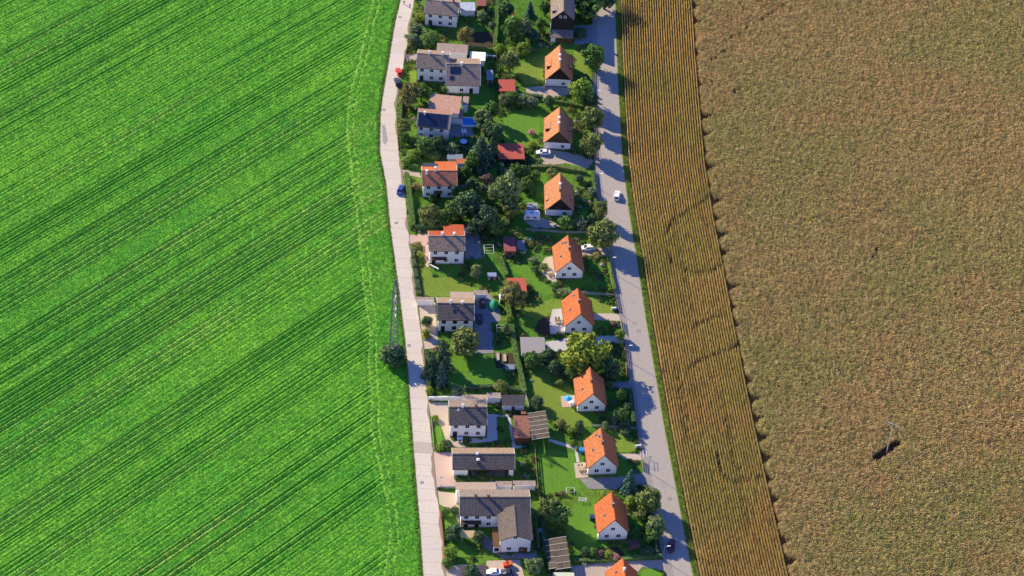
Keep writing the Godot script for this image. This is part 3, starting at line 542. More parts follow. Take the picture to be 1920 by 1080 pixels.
	tree("shrub", "clipped dark bush in the row along the lane beside the dry lawn", "shrub", Vector3(-29.94, 0, -9.44), 0.91, 1.30, "shrub", "dark", "bush row along the lane")
	tree("shrub", "clipped dark bush in the row along the lane beside the dry lawn", "shrub", Vector3(-29.32, 0, -5.42), 0.91, 1.30, "shrub", "dark", "bush row along the lane")
	tree("shrub", "clipped dark bush in the row along the lane beside the dry lawn", "shrub", Vector3(-28.35, 0, -1.01), 0.91, 1.30, "shrub", "dark", "bush row along the lane")
	tree("shrub", "clipped dark bush in the row along the lane beside the dry lawn", "shrub", Vector3(-27.70, 0, 3.39), 0.90, 1.30, "shrub", "dark", "bush row along the lane")
	tree("shrub", "low heather clump at the drive of the house behind the maple", "shrub", Vector3(30.22, 0, 12.66), 1.07, 1.30, "shrub", "plum")
	tree("shrub", "low green plant at the round lawn by the last drive", "shrub", Vector3(36.20, 0, 104.41), 1.31, 1.50, "shrub", "mid")
	tree("shrub", "olive bush beside the sunlit terrace furniture", "shrub", Vector3(9.06, 0, -9.09), 1.46, 1.60, "shrub", "olive")
	tree("shrub", "dark bush in the rockery beside the sunlit terrace", "shrub", Vector3(6.41, 0, -7.60), 1.46, 1.80, "shrub", "dark")
	tree("shrub", "grey rockery bush at the head of the sunlit terrace", "shrub", Vector3(5.77, 0, -11.49), 1.47, 1.60, "shrub", "grey")
	tree("shrub", "green bush at the fence below the sunlit terrace", "shrub", Vector3(12.52, 0, -1.45), 1.45, 1.80, "shrub", "mid")
	tree("shrub", "pale flowering bush behind the house with the maple", "shrub", Vector3(14.98, 0, 1.20), 1.63, 1.80, "shrub", "pale")
	tree("shrub", "brown low hedge bush at the curved drive", "shrub", Vector3(24.80, 0, -15.89), 1.65, 1.20, "shrub", "brown")
	tree("shrub", "yellow-green bush by the terrace of the boarded-gable house", "shrub", Vector3(3.18, 0, -63.27), 1.53, 1.60, "shrub", "gold")
	tree("shrub", "pink flowering bush by the terrace of the boarded-gable house", "shrub", Vector3(2.60, 0, -68.85), 1.35, 1.40, "shrub", "flower")
	tree("shrub", "dark low shrub under the shaded garden corner", "shrub", Vector3(34.40, 0, 54.77), 1.55, 2.00, "shrub", "dark")
	tree("shrub", "dark low shrub at the wall of the blue-parasol house", "shrub", Vector3(30.89, 0, 44.27), 1.39, 1.80, "shrub", "dark")
	tree("garden_tree", "dark tree in the shade beyond the rust-brown-roofed house", "tree", Vector3(-14.15, 0, -38.30), 2.60, 7.00, "loose", "dark")
	tree("garden_tree", "dark tree hanging over the garage of the red-winged house", "tree", Vector3(-12.00, 0, -21.92), 2.95, 6.00, "round", "dark")
	tree("garden_tree", "green tree above the maroon flat-roofed shed", "tree", Vector3(-6.08, 0, -21.66), 2.75, 7.00, "loose", "mid")
	tree("garden_tree", "dark tree beside the column hedge in the uppermost gardens", "tree", Vector3(-7.94, 0, -124.67), 2.80, 7.00, "loose", "dark")
	tree("garden_tree", "green tree at the dormer side of the black timber house", "tree", Vector3(4.42, 0, -127.87), 2.16, 6.00, "loose", "mid")
	tree("shrub", "green bush below the tall dark green tree", "shrub", Vector3(-3.06, 0, -113.21), 2.20, 3.00, "shrub", "mid")
	tree("shrub", "dark bushes on the drive island of the black timber house", "shrub", Vector3(16.47, 0, -118.72), 2.62, 2.40, "shrub", "dark")
	tree("garden_tree", "small green tree at the wall of the rust-brown-roofed house", "tree", Vector3(-19.09, 0, -37.37), 1.79, 5.00, "round", "mid")
	tree("garden_tree", "dark tree on the shaded lawn near the covered pool", "tree", Vector3(-8.32, 0, -62.75), 2.86, 8.00, "loose", "dark")
	tree("garden_tree", "green tree between glasshouse and big dark spruce", "tree", Vector3(-15.03, 0, -50.32), 2.83, 7.00, "loose", "mid")
	tree("shrub", "dark shrub by the garden wall near the shaded corner tree", "shrub", Vector3(34.03, 0, 52.26), 1.90, 2.60, "shrub", "dark")
	tree("shrub", "dark shrub by the garden wall across from the pale road cover", "shrub", Vector3(35.12, 0, 45.17), 1.56, 2.40, "shrub", "dark")
	tree("garden_tree", "dark tree in the maple's shade beside the clipped round tree", "tree", Vector3(13.74, 0, 33.70), 2.43, 5.00, "round", "dark")
	tree("garden_tree", "green tree tucked under the great maple", "tree", Vector3(19.13, 0, 35.28), 2.61, 5.00, "round", "mid")
	tree("shrub", "dark bush at the lawn edge above the ribbed grey garage", "shrub", Vector3(8.76, 0, 21.99), 1.42, 2.00, "shrub", "dark")
	tree("spruce_tree", "small spruce at the lane fence", "tree", Vector3(-22.58, 0, 38.14), 1.86, 7.00, "conifer", "spruce")
	tree("garden_tree", "green tree between tall pale birch and large red-roofed shed", "tree", Vector3(-0.88, 0, -47.65), 2.62, 6.00, "loose", "mid")
	tree("garden_tree", "green tree between tall pale birch and caravan", "tree", Vector3(1.85, 0, -42.62), 2.40, 5.00, "loose", "mid")
	# hedges, fences and walls
	hedge("clipped column-straight hedge dividing the uppermost gardens", PackedVector2Array([Vector2(-11.32, -132.14), Vector2(-11.04, -120.47), Vector2(-10.95, -109.00)]), 1.3, 2.0, "mid")
	hedge("long dividing hedge between lane gardens and road gardens", PackedVector2Array([Vector2(-1.06, 7.20), Vector2(0.45, 15.36), Vector2(2.05, 25.95), Vector2(3.98, 34.20), Vector2(5.73, 42.34)]), 1.4, 1.9, "hedge")
	hedge("hedge along the lane beside the rust-brown-roofed house", PackedVector2Array([Vector2(-34.81, -45.41), Vector2(-33.09, -35.94), Vector2(-31.08, -22.45)]), 1.6, 2.0, "hedge")
	hedge("low hedge below the gravel drive of the boarded-gable house", PackedVector2Array([Vector2(2.36, -52.67), Vector2(10.60, -53.77), Vector2(20.25, -52.32)]), 1.1, 1.3, "olive")
	hedge("low hedge along the gravel drive at the last orange roof", PackedVector2Array([Vector2(21.48, 101.66), Vector2(29.33, 100.96), Vector2(35.75, 99.83), Vector2(45.05, 97.90)]), 1.1, 1.1, "hedge")
	hedge("dark hedge strip by the lane beside the dry lawn", PackedVector2Array([Vector2(-30.50, -12.80), Vector2(-28.54, -1.65), Vector2(-27.04, 5.78)]), 1.0, 1.0, "dark")
	hedge("hedge at the garden front of the sunlit terrace house", PackedVector2Array([Vector2(27.73, -15.88), Vector2(29.56, -5.17), Vector2(30.27, -1.65)]), 0.9, 1.3, "lime")
	hedge("hedge between the footpath garden and the blue-parasol garden", PackedVector2Array([Vector2(17.71, 55.04), Vector2(22.96, 55.35)]), 1.0, 1.2, "dark")
	hedge("dark hedge behind the dug vegetable plot", PackedVector2Array([Vector2(-20.96, -107.91), Vector2(-11.41, -107.87)]), 0.9, 1.2, "mid")
	hedge("dark hedge between the uppermost and the second lane garden", PackedVector2Array([Vector2(-36.06, -107.88), Vector2(-30.58, -109.02)]), 1.0, 1.5, "dark")
	hedge("hedge along the lane by the brownish birch", PackedVector2Array([Vector2(-39.22, -80.03), Vector2(-38.78, -70.34)]), 1.0, 1.5, "hedge")
	hedge("dark hedge behind the solar-panelled house's shaded lawn", PackedVector2Array([Vector2(-22.23, -61.50), Vector2(-16.20, -58.40), Vector2(-13.17, -55.00)]), 1.2, 1.6, "dark")
	hedge("hedge above the rust-brown-roofed house's drive", PackedVector2Array([Vector2(-34.83, -49.80), Vector2(-31.64, -49.15)]), 1.0, 1.4, "hedge")
	hedge("dark hedge between the walnut tree and the red rear wing", PackedVector2Array([Vector2(-30.41, -22.05), Vector2(-22.15, -23.82)]), 1.2, 1.8, "dark")
	hedge("hedge between lane gardens and road gardens beside the tall pale birch", PackedVector2Array([Vector2(-6.41, -55.70), Vector2(-4.62, -43.67), Vector2(-2.58, -26.04)]), 1.3, 1.8, "dark")
	hedge("dark hedge below the maroon shed", PackedVector2Array([Vector2(-3.08, -13.71), Vector2(0.56, -14.54), Vector2(3.31, -13.89)]), 1.2, 1.6, "dark")
	hedge("hedge above the long shaded lawn", PackedVector2Array([Vector2(-7.69, -86.51), Vector2(-0.01, -86.29), Vector2(5.64, -85.85)]), 1.2, 1.6, "dark")
	hedge("hedge under the maroon pen down to the red shed", PackedVector2Array([Vector2(-4.11, -12.01), Vector2(-1.80, -4.31)]), 1.2, 1.5, "hedge")
	hedge("hedge below the great maple", PackedVector2Array([Vector2(15.72, 33.08), Vector2(22.35, 34.95), Vector2(30.72, 33.32)]), 1.2, 1.5, "dark")
	hedge("dark hedge inside the pavement fence of the blue-parasol house", PackedVector2Array([Vector2(35.40, 38.49), Vector2(36.81, 50.63)]), 1.0, 1.5, "dark")
	hedge("dark hedge inside the pavement fence of the white-capped chimney house", PackedVector2Array([Vector2(40.14, 74.03), Vector2(44.04, 97.25)]), 1.0, 1.5, "dark")
	hedge("hedge inside the pavement fence of the black-gabled house", PackedVector2Array([Vector2(22.40, -52.54), Vector2(24.64, -29.97)]), 0.9, 1.3, "hedge")
	hedge("dark hedge beside the long rail fence", PackedVector2Array([Vector2(12.29, 87.07), Vector2(13.83, 99.96)]), 1.2, 1.6, "dark")
	hedge("hedge beside the cross wing's boundary", PackedVector2Array([Vector2(10.51, 86.29), Vector2(12.04, 98.28)]), 1.0, 1.5, "dark")
	hedge("dark shrubbery hedge above the flat annexe of the black-roofed house", PackedVector2Array([Vector2(-11.59, 41.92), Vector2(-2.55, 40.65), Vector2(4.33, 41.44)]), 1.1, 1.4, "dark")
	hedge("hedge along the lane beside the spruce cluster", PackedVector2Array([Vector2(-23.19, 28.38), Vector2(-21.21, 45.31)]), 1.2, 1.5, "dark")
	hedge("hedge below the clipped round tree towards the maple", PackedVector2Array([Vector2(6.17, 31.89), Vector2(13.04, 31.23)]), 1.1, 1.4, "dark")
	hedge("hedge behind the house with two white chimneys", PackedVector2Array([Vector2(-2.72, -107.73), Vector2(4.12, -110.10)]), 1.0, 1.4, "dark")
	hedge("low hedge between the dark-gabled and boarded-gable houses", PackedVector2Array([Vector2(9.43, -84.70), Vector2(15.42, -83.78), Vector2(21.06, -82.57)]), 1.0, 1.2, "hedge")
	fence("garden_fence", "garden fence along the pavement by the black timber house", PackedVector2Array([Vector2(19.71, -137.28), Vector2(20.22, -125.29)]), 1.15, "dark_fence", "dark_fence")
	fence("garden_fence", "garden fence along the pavement by the house with two white chimneys", PackedVector2Array([Vector2(20.53, -114.06), Vector2(21.26, -93.80)]), 1.15, "dark_fence", "dark_fence")
	fence("garden_fence", "garden fence along the pavement by the boarded-gable house", PackedVector2Array([Vector2(21.44, -87.54), Vector2(21.98, -73.71), Vector2(22.53, -59.70)]), 1.15, "dark_fence", "dark_fence")
	fence("garden_fence", "garden fence along the pavement by the black-gabled house", PackedVector2Array([Vector2(22.87, -53.33), Vector2(24.00, -41.79), Vector2(25.45, -30.05), Vector2(27.45, -20.92)]), 1.15, "dark_fence", "dark_fence")
	fence("garden_fence", "garden fence along the pavement by the sunlit terrace house", PackedVector2Array([Vector2(28.39, -15.03), Vector2(30.11, -1.86), Vector2(31.39, 6.66)]), 1.15, "dark_fence", "dark_fence")
	fence("garden_fence", "short garden fence stub at the maple's driveway", PackedVector2Array([Vector2(32.58, 10.92), Vector2(33.13, 15.21)]), 1.15, "dark_fence", "dark_fence")
	fence("garden_fence", "garden fence along the pavement beside the great maple", PackedVector2Array([Vector2(33.68, 19.69), Vector2(35.16, 33.73)]), 1.15, "dark_fence", "dark_fence")
	fence("garden_fence", "garden fence along the pavement by the blue-parasol house", PackedVector2Array([Vector2(35.99, 37.40), Vector2(37.58, 51.57), Vector2(38.77, 60.66)]), 1.15, "dark_fence", "dark_fence")
	fence("garden_fence", "short garden fence at the footpath house", PackedVector2Array([Vector2(39.56, 64.53), Vector2(39.91, 68.03)]), 1.15, "dark_fence", "dark_fence")
	fence("garden_fence", "garden fence along the pavement by the white-capped chimney house", PackedVector2Array([Vector2(40.71, 72.63), Vector2(42.75, 84.30), Vector2(44.90, 97.18)]), 1.15, "dark_fence", "dark_fence")
	fence("garden_fence", "white picket fence by the lane at the square grey roof", PackedVector2Array([Vector2(-39.95, -97.79), Vector2(-39.42, -106.44)]), 1.0, "white_paint", "wood")
	fence("garden_fence", "fence by the lane beside the solar-panelled house", PackedVector2Array([Vector2(-39.70, -69.23), Vector2(-38.20, -56.84)]), 1.1, "wood", "wood")
	fence("garden_fence", "low rail fence by the lane beside the dry lawn", PackedVector2Array([Vector2(-29.94, -11.71), Vector2(-26.58, 5.52)]), 0.9, "kerb", "kerb")
	fence("garden_fence", "fence by the lane beside the spruce cluster", PackedVector2Array([Vector2(-24.19, 27.42), Vector2(-21.63, 45.76)]), 1.0, "wood", "wood")
	fence("garden_fence", "fence by the lane at the black-roofed house", PackedVector2Array([Vector2(-19.98, 53.95), Vector2(-18.42, 65.39)]), 0.7, "white_paint", "kerb")
	fence("garden_fence", "dark board fence below the clipped column hedge", PackedVector2Array([Vector2(-10.34, -107.44), Vector2(-9.26, -93.68), Vector2(-8.79, -87.96)]), 1.4, "wood", "dark_timber")
	fence("garden_fence", "wire fence above the slatted shelter", PackedVector2Array([Vector2(5.90, 42.73), Vector2(7.20, 47.94)]), 1.3, "kerb", "metal")
	fence("garden_fence", "long rail fence beside the footpath garden", PackedVector2Array([Vector2(9.31, 61.81), Vector2(10.57, 73.85), Vector2(12.11, 86.14)]), 1.3, "batten", "wood")
	fence("garden_fence", "slanting fence across the shaded lawn", PackedVector2Array([Vector2(-9.30, -10.80), Vector2(-1.88, 0.19)]), 1.0, "wood", "wood")
	fence("garden_fence", "fence between the sunlit terrace house and the maple house", PackedVector2Array([Vector2(12.32, 0.12), Vector2(22.12, 0.49), Vector2(30.32, 0.57)]), 1.0, "wood", "metal")
	fence("garden_fence", "fence between the blue-parasol house and the footpath house", PackedVector2Array([Vector2(25.13, 52.74), Vector2(37.75, 52.76)]), 1.0, "wood", "metal")
	fence("garden_fence", "rustic rail fence by the log frame", PackedVector2Array([Vector2(15.61, 78.78), Vector2(19.12, 78.84)]), 1.0, "wood", "wood")
	fence("garden_fence", "fence below the caravan garden", PackedVector2Array([Vector2(2.80, -24.94), Vector2(14.92, -24.77), Vector2(25.39, -25.83)]), 1.0, "wood", "metal")
	fence("garden_fence", "board screen by the pavement beside the maple lawn", PackedVector2Array([Vector2(34.00, 28.80), Vector2(34.71, 33.77)]), 1.5, "wood", "wood")
	fence("garden_wall", "white wall along the drive of the black-roofed house", PackedVector2Array([Vector2(-21.37, 47.17), Vector2(-16.13, 46.57), Vector2(-11.78, 46.06)]), 1.5, "white_paint", "plaster", true)
	fence("garden_wall", "orange brick wall along the lane at the long house", PackedVector2Array([Vector2(-15.28, 87.31), Vector2(-14.23, 94.16), Vector2(-12.83, 104.18)]), 0.6, "brick", "brick", true)
	fence("garden_wall", "grey wall closing the pink paved drive", PackedVector2Array([Vector2(-16.84, 79.45), Vector2(-11.62, 78.78)]), 0.9, "kerb", "kerb", true)
	fence("garden_wall", "white gable-side wall leaning down to the terrace of the red-winged house", PackedVector2Array([Vector2(-24.80, -6.76), Vector2(-22.15, -5.21)]), 0.7, "white_paint", "plaster", true)
	fence("garden_wall", "white garden wall stub beside the square grey roof", PackedVector2Array([Vector2(-13.49, -104.68), Vector2(-10.70, -104.44)]), 0.9, "white_paint", "plaster", true)
	fence("garden_wall", "white gate wall with planters at the footpath house drive", PackedVector2Array([Vector2(37.41, 59.59), Vector2(39.04, 59.24)]), 1.1, "white_paint", "plaster", true)
	fence("garden_wall", "white gate wall at the maple house drive", PackedVector2Array([Vector2(29.51, 6.40), Vector2(31.07, 6.03)]), 1.1, "white_paint", "plaster", true)
	# vehicles
	car("parked_car", "red car parked at the lane above the brownish birch", Vector3(-41.00, 0, -93.66), 0.349, "red", 3.9, 1.7, 1.5, true)
	car("parked_car", "navy car parked behind the red one at the lane", Vector3(-41.11, 0, -88.65), 0.279, "navy", 4.2, 1.7, 1.45, true)
	car("parked_car", "blue car parked at the lane hedge", Vector3(-36.08, 0, -38.47), -0.157, "blue", 4.4)
	car("parked_car", "white saloon car parked before the boarded-gable house", Vector3(6.82, 0, -60.02), 1.693, "white", 4.5)
	car("moving_car", "white car driving on the asphalt road", Vector3(30.16, 0, -42.63), -0.105, "white", 4.2, 1.78, 1.48, true)
	car("parked_car", "white estate car on the curved drive under the broad street tree", Vector3(21.83, 0, -18.71), 1.745, "white", 4.6, 1.78, 1.45, true)
	car("parked_car", "black off-road car under the flat garage roof of the paved yard", Vector3(-8.29, 0, 7.28), 0.070, "black", 4.4, 1.85, 1.75, true)
	car("parked_car", "dark navy car shaded by the mottled-roofed house", Vector3(-8.85, 0, 13.91), 0.070, "navy", 4.2, 1.75, 1.45, true)
	car("moving_car", "dark red off-road car with open boot beneath the last street lamp", Vector3(47.69, 0, 94.54), 3.002, "dark_red", 4.3, 1.85, 1.7, true)
	car("parked_car", "grey-white car in the junk yard at the foot of the lane", Vector3(0.31, 0, 107.57), 1.658, "white", 4.2)
	car("parked_car", "blue car at the end of the junk yard row", Vector3(3.86, 0, 107.44), 1.606, "navy", 4.2)
	caravan("white caravan with dark windows beside the black-gabled house", Vector3(4.51, 0, -30.28), 0.03)
	# lamps, pylon, poles, covers
	street_lamp("street lamp between the bright green round tree and the olive roadside tree", Vector3(22.19, 0, -85.02), 0.0, 5.6)
	street_lamp("street lamp at the low garden hedge across from the driving white car", Vector3(23.72, 0, -46.10), 0.0, 5.6)
	street_lamp("street lamp below the broad olive street tree", Vector3(28.67, 0, -9.82), 0.0, 5.6)
	street_lamp("street lamp beside the great maple's lawn", Vector3(34.10, 0, 25.83), 0.0, 5.6)
	street_lamp("street lamp above the dark red off-road car", Vector3(45.49, 0, 98.96), 0.0, 5.6)
	field_pole("pale grey utility pole with crossbar standing in the maize", Vector3(107.91, 0, 55.02), -0.45)
	pylon("slender lattice pylon between the crop field and the lane", Vector3(-32.38, 0, 32.65), 0.12)
	entrance_post("thin dark pole at the kerb by the footpath house", Vector3(41.24, 0, 68.30), 7.0)
	entrance_post("thin pole at the pavement beside the sunlit terrace house", Vector3(30.93, 0, 6.92), 4.0)
	manhole("manhole cover in the lane above the pink drive", Vector3(-36.22, 0, -24.26), 0.062, false)
	manhole("manhole cover in the lane beside the lattice pylon", Vector3(-28.43, 0, 26.34), 0.062, false)
	manhole("manhole cover in the lane by the walking people", Vector3(-42.91, 0, -121.93), 0.062, false)
	manhole("manhole cover in the lane by the olive lane tree", Vector3(-44.25, 0, -75.38), 0.062, false)
	manhole("manhole cover in the lane by the pink paved drive", Vector3(-20.92, 0, 77.71), 0.062, false)
	manhole("manhole cover in the road across from the maple house", Vector3(37.78, 0, 14.11), 0.044, false)
	manhole("manhole cover in the road across from the reddish olive tree", Vector3(47.22, 0, 77.23), 0.044, false)
	manhole("manhole cover in the road by the dark street tree", Vector3(25.35, 0, -102.19), 0.044, false)
	manhole("pale cover in the shaded road by the blue-parasol house", Vector3(41.36, 0, 40.81), 0.044, true)
	manhole("manhole cover in the pink paved drive", Vector3(-15.65, 0, 75.49), 0.14, true)
	# people and garden things
	person("person in a black coat walking along the lane", Vector3(-40.06, 0, -127.12), 2.6, Color(0.025, 0.025, 0.03), 0.22)
	person("person in a dark grey jacket walking ahead on the lane", Vector3(-42.12, 0, -128.58), 2.7, Color(0.05, 0.05, 0.06), -0.2)
	parasol("closed red parasol on the shaded lawn of the uppermost gardens", Vector3(-5.89, 0, -126.30), "red_cloth", false)
	parasol("open bright blue parasol on the pink terrace", Vector3(17.94, 0, 44.47), "blue_cloth")
	parasol("open pale parasol beside the shaded pool terrace", Vector3(-18.19, 0, -60.93), "blue_grey_cloth")
	awning("yellow awning over the terrace of the long house", Vector3(-7.01, 0, 96.67), 0.15)
	tent("green dome tent in the paved yard", Vector3(-4.92, 0, 8.24))
	pool("blue covered garden pool with white rim", Vector3(-17.02, 0, -71.88), 0.06)
	table_set("white garden furniture on the terrace of the black-roofed house", Vector3(-11.57, 0, 61.18), 0.1)
	table_set("pale garden furniture on the sunlit terrace", Vector3(10.78, 0, -6.91), 0.4, "pale_wood")
	table_set("white garden furniture in the shade by the covered pool", Vector3(-18.39, 0, -66.92), 0.2)
	table_set("dark garden furniture on the terrace of the maple house", Vector3(14.05, 0, 12.73), 0.2, "wood")
	table_set("pale garden furniture on the terrace of the footpath house", Vector3(22.48, 0, 68.86), 0.2, "pale_wood")
	table_set("white garden furniture under the blue parasol", Vector3(18.86, 0, 44.59), 0.5)
	raised_bed("pale raised bed by the yard, on the tent side", Vector3(-2.74, 0, 28.53), 0.08)
	raised_bed("pale raised bed by the yard, on the hedge side", Vector3(-0.73, 0, 28.76), 0.08)
	frame_stand("clothes_frame", "white clothes-drying frame beside the dark asphalt yard", Vector3(-7.71, 0, -13.71), 0.1, 2.8, 3.6, 2.0, 4)
	frame_stand("swing_frame", "white swing frame beside the central hedge", Vector3(-2.20, 0, 18.22), 0.1, 2.8, 1.2, 2.3, 2)
	frame_stand("log_frame", "pale log frame on the lawn of the footpath house", Vector3(19.81, 0, 77.63), 0.05, 2.2, 1.6, 1.2, 2)
	frame_stand("trellis", "white trellis bench behind the white-capped chimney house", Vector3(23.27, 0, 80.38), 0.05, 2.0, 1.2, 0.9, 5)
	frame_stand("gate_arch", "thin white gate arch at the footpath house drive", Vector3(40.00, 0, 63.71), 0.1, 0.9, 3.0, 2.2, 1)
	bin_box("dark water tank at the wall of the white-capped chimney house", Vector3(26.07, 0, 86.57), 0.1, "navy_box")
	bin_box("blue rain barrel at the wall of the footpath house", Vector3(22.43, 0, 62.57), 0.1, "pool")
	bin_box("pale grey box beside the cross wing", Vector3(12.09, 0, 92.71), 0.1, "pale_glass")
	bin_box("red crate stack in the junk yard", Vector3(3.49, 0, 105.09), 0.2, "red_cloth")
	bin_box("orange crate stack in the junk yard", Vector3(4.46, 0, 104.64), 0.5, "deep_orange_tile")
	bin_box("brown brick oven beside the slatted shelter", Vector3(5.65, 0, 50.32), 0.1, "brick")
	make_garden_growth()

# ---------------------------------------------------------------- setting
var lane_l: PackedVector2Array     # field edge of the concrete lane
var lane_r: PackedVector2Array     # garden edge of the concrete lane
var road_l: PackedVector2Array     # garden edge of the pavement along the asphalt road
var road_r: PackedVector2Array     # verge edge of the asphalt road
const ROW := Vector2(0.67, -0.742)  # direction in which the big fields are drilled
const ACROSS := Vector2(0.742, 0.67)
const MAIZE_ROW := Vector2(0.72, -0.694)
const MAIZE_ACROSS := Vector2(0.694, 0.72)

func make_textures() -> void:
	noise_texture("grain", 3, 0.02, 5, [grey(0.62), grey(0.86), grey(1.0)])
	noise_texture("speckle", 4, 0.09, 3, [grey(0.45), grey(0.8), grey(1.0)])
	noise_texture("stain", 5, 0.008, 5, [Color(0.66, 0.62, 0.58), Color(0.86, 0.84, 0.82), Color(0.96, 0.95, 0.94), Color(1, 1, 1)])
	noise_texture("wear", 9, 0.015, 6, [Color(0.80, 0.77, 0.74), Color(0.93, 0.92, 0.91), Color(0.97, 0.965, 0.96), Color(1, 1, 1)])
	noise_texture("render", 10, 0.02, 4, [grey(0.9), grey(0.96), grey(1.0)])
	noise_texture("weather", 12, 0.018, 6, [Color(0.40, 0.36, 0.30), Color(0.74, 0.72, 0.68), Color(0.93, 0.92, 0.90), Color(1, 1, 1)])
	noise_texture("turf", 6, 0.03, 5, [Color(0.55, 0.62, 0.45), Color(0.75, 0.82, 0.7), Color(0.92, 0.96, 0.8), Color(1.0, 1.0, 1.0)])
	noise_texture("soil", 7, 0.03, 5, [Color(0.5, 0.45, 0.4), Color(0.8, 0.75, 0.7), Color(1, 1, 1)])

func make_materials() -> void:
	material("ground", Color(0.11, 0.17, 0.03), 1.0, "turf", 9.0)
	material("lawn", Color(0.125, 0.27, 0.028), 1.0, "turf", 6.0)
	material("dry_lawn", Color(0.20, 0.275, 0.04), 1.0, "turf", 6.0)
	material("bed", Color(0.07, 0.06, 0.035), 1.0, "soil", 3.0)
	material("crop_soil", Color(0.028, 0.20, 0.016), 1.0, "turf", 7.0)
	material("maize_soil", Color(0.045, 0.03, 0.02), 1.0, "soil", 5.0)
	material("concrete", Color(0.61, 0.55, 0.465), 0.95, "wear", 8.0)
	material("dirt", Color(0.34, 0.27, 0.19), 1.0, "speckle", 1.2)
	material("joint", Color(0.26, 0.23, 0.20), 1.0, "speckle", 1.0)
	material("asphalt", Color(0.37, 0.335, 0.29), 0.95, "wear", 9.0)
	material("asphalt_patch", Color(0.36, 0.33, 0.31), 0.95, "stain", 5.0)
	material("pavement", Color(0.29, 0.26, 0.23), 0.95, "wear", 3.0)
	material("kerb", Color(0.46, 0.43, 0.40), 0.9, "grain", 2.0)
	material("gravel", Color(0.52, 0.42, 0.33), 1.0, "speckle", 2.5)
	material("yard", Color(0.26, 0.25, 0.25), 0.95, "stain", 6.0)
	material("paving", Color(0.62, 0.50, 0.38), 0.95, "speckle", 2.0)
	material("pale_paving", Color(0.55, 0.52, 0.48), 0.95, "grain", 2.0)
	material("pink_paving", Color(0.62, 0.42, 0.34), 0.95, "grain", 2.0)
	material("plaster", Color(0.85, 0.84, 0.82), 0.9, "render", 5.0)
	material("cream_plaster", Color(0.78, 0.70, 0.54), 0.9, "render", 5.0)
	material("white_paint", Color(0.82, 0.81, 0.79), 0.7)
	material("orange_tile", Color(0.62, 0.215, 0.085), 0.85, "weather", 6.0)
	material("pale_orange_tile", Color(0.62, 0.275, 0.13), 0.85, "weather", 6.0)
	material("deep_orange_tile", Color(0.64, 0.18, 0.06), 0.85, "weather", 6.0)
	material("red_tile", Color(0.50, 0.11, 0.045), 0.85, "weather", 6.0)
	material("rust_tile", Color(0.56, 0.23, 0.13), 0.85, "weather", 6.0)
	material("grey_tile", Color(0.38, 0.305, 0.24), 0.85, "weather", 6.0)
	material("dark_tile", Color(0.205, 0.175, 0.15), 0.8, "weather", 6.0)
	material("brown_tile", Color(0.43, 0.32, 0.225), 0.85, "weather", 6.0)
	material("pink_roof", Color(0.48, 0.29, 0.21), 0.95, "stain", 6.0)
	material("felt", Color(0.34, 0.27, 0.225), 0.95, "stain", 6.0)
	material("red_felt", Color(0.52, 0.115, 0.075), 0.9, "grain", 3.0)
	material("maroon_felt", Color(0.30, 0.085, 0.085), 0.9, "grain", 3.0)
	material("white_roof", Color(0.84, 0.83, 0.81), 0.7)
	material("solar", Color(0.02, 0.03, 0.07), 0.15)
	material("dark_timber", Color(0.035, 0.030, 0.032), 0.85, "speckle", 1.5)
	material("brown_timber", Color(0.13, 0.075, 0.035), 0.85, "speckle", 1.5)
	material("dark_fence", Color(0.05, 0.06, 0.04), 0.9)
	material("mast_steel", Color(0.17, 0.18, 0.175), 0.6)
	material("pole_grey", Color(0.42, 0.41, 0.39), 0.8)
	material("barge", Color(0.09, 0.045, 0.03), 0.8)
	material("glass", Color(0.025, 0.028, 0.035), 0.08)
	material("pale_glass", Color(0.20, 0.24, 0.27), 0.2)
	material("metal", Color(0.30, 0.31, 0.32), 0.5)
	material("galvanised", Color(0.17, 0.18, 0.175), 0.6)
	material("iron", Color(0.06, 0.06, 0.062), 0.7)
	material("batten", Color(0.46, 0.42, 0.35), 0.9)
	material("slate_panel", Color(0.12, 0.095, 0.07), 0.7, "speckle", 1.5)
	material("wood", Color(0.27, 0.18, 0.10), 0.9, "speckle", 1.5)
	material("pale_wood", Color(0.55, 0.45, 0.30), 0.9, "speckle", 1.5)
	material("bark", Color(0.10, 0.075, 0.055), 1.0, "speckle", 0.8)
	material("brick", Color(0.36, 0.15, 0.09), 0.95, "speckle", 0.8)
	material("pool", Color(0.03, 0.22, 0.60), 0.25)
	material("blue_cloth", Color(0.05, 0.45, 0.75), 0.8)
	material("red_cloth", Color(0.65, 0.07, 0.03), 0.8)
	material("yellow_cloth", Color(0.75, 0.52, 0.22), 0.8)
	material("green_cloth", Color(0.02, 0.26, 0.12), 0.7)
	material("cloth", Color(1, 1, 1), 0.9)
	material("white_cloth", Color(0.8, 0.8, 0.8), 0.8)
	material("blue_grey_cloth", Color(0.45, 0.55, 0.75), 0.8)
	material("navy_box", Color(0.02, 0.035, 0.11), 0.6)
	material("blue_roof", Color(0.42, 0.47, 0.56), 0.8, "stain", 5.0)
	material("felt_blue", Color(0.38, 0.42, 0.50), 0.6)
	material("ribbed", Color(0.34, 0.31, 0.30), 0.7, "grain", 2.0)
	material("rust_felt", Color(0.27, 0.125, 0.085), 0.85, "stain", 5.0)
	material("pale_green", Color(0.55, 0.60, 0.42), 0.8)
	material("pink_roof_tile", Color(0.48, 0.27, 0.20), 0.9, "weather", 6.0)
	material("felt_tile", Color(0.34, 0.28, 0.235), 0.9, "weather", 6.0)
	material("pale_brick", Color(0.66, 0.50, 0.40), 0.95, "grain", 2.0)
	material("tyre", Color(0.02, 0.02, 0.02), 0.9)
	material("chrome", Color(0.45, 0.45, 0.46), 0.3)
	material("lamp_red", Color(0.45, 0.02, 0.02), 0.3)
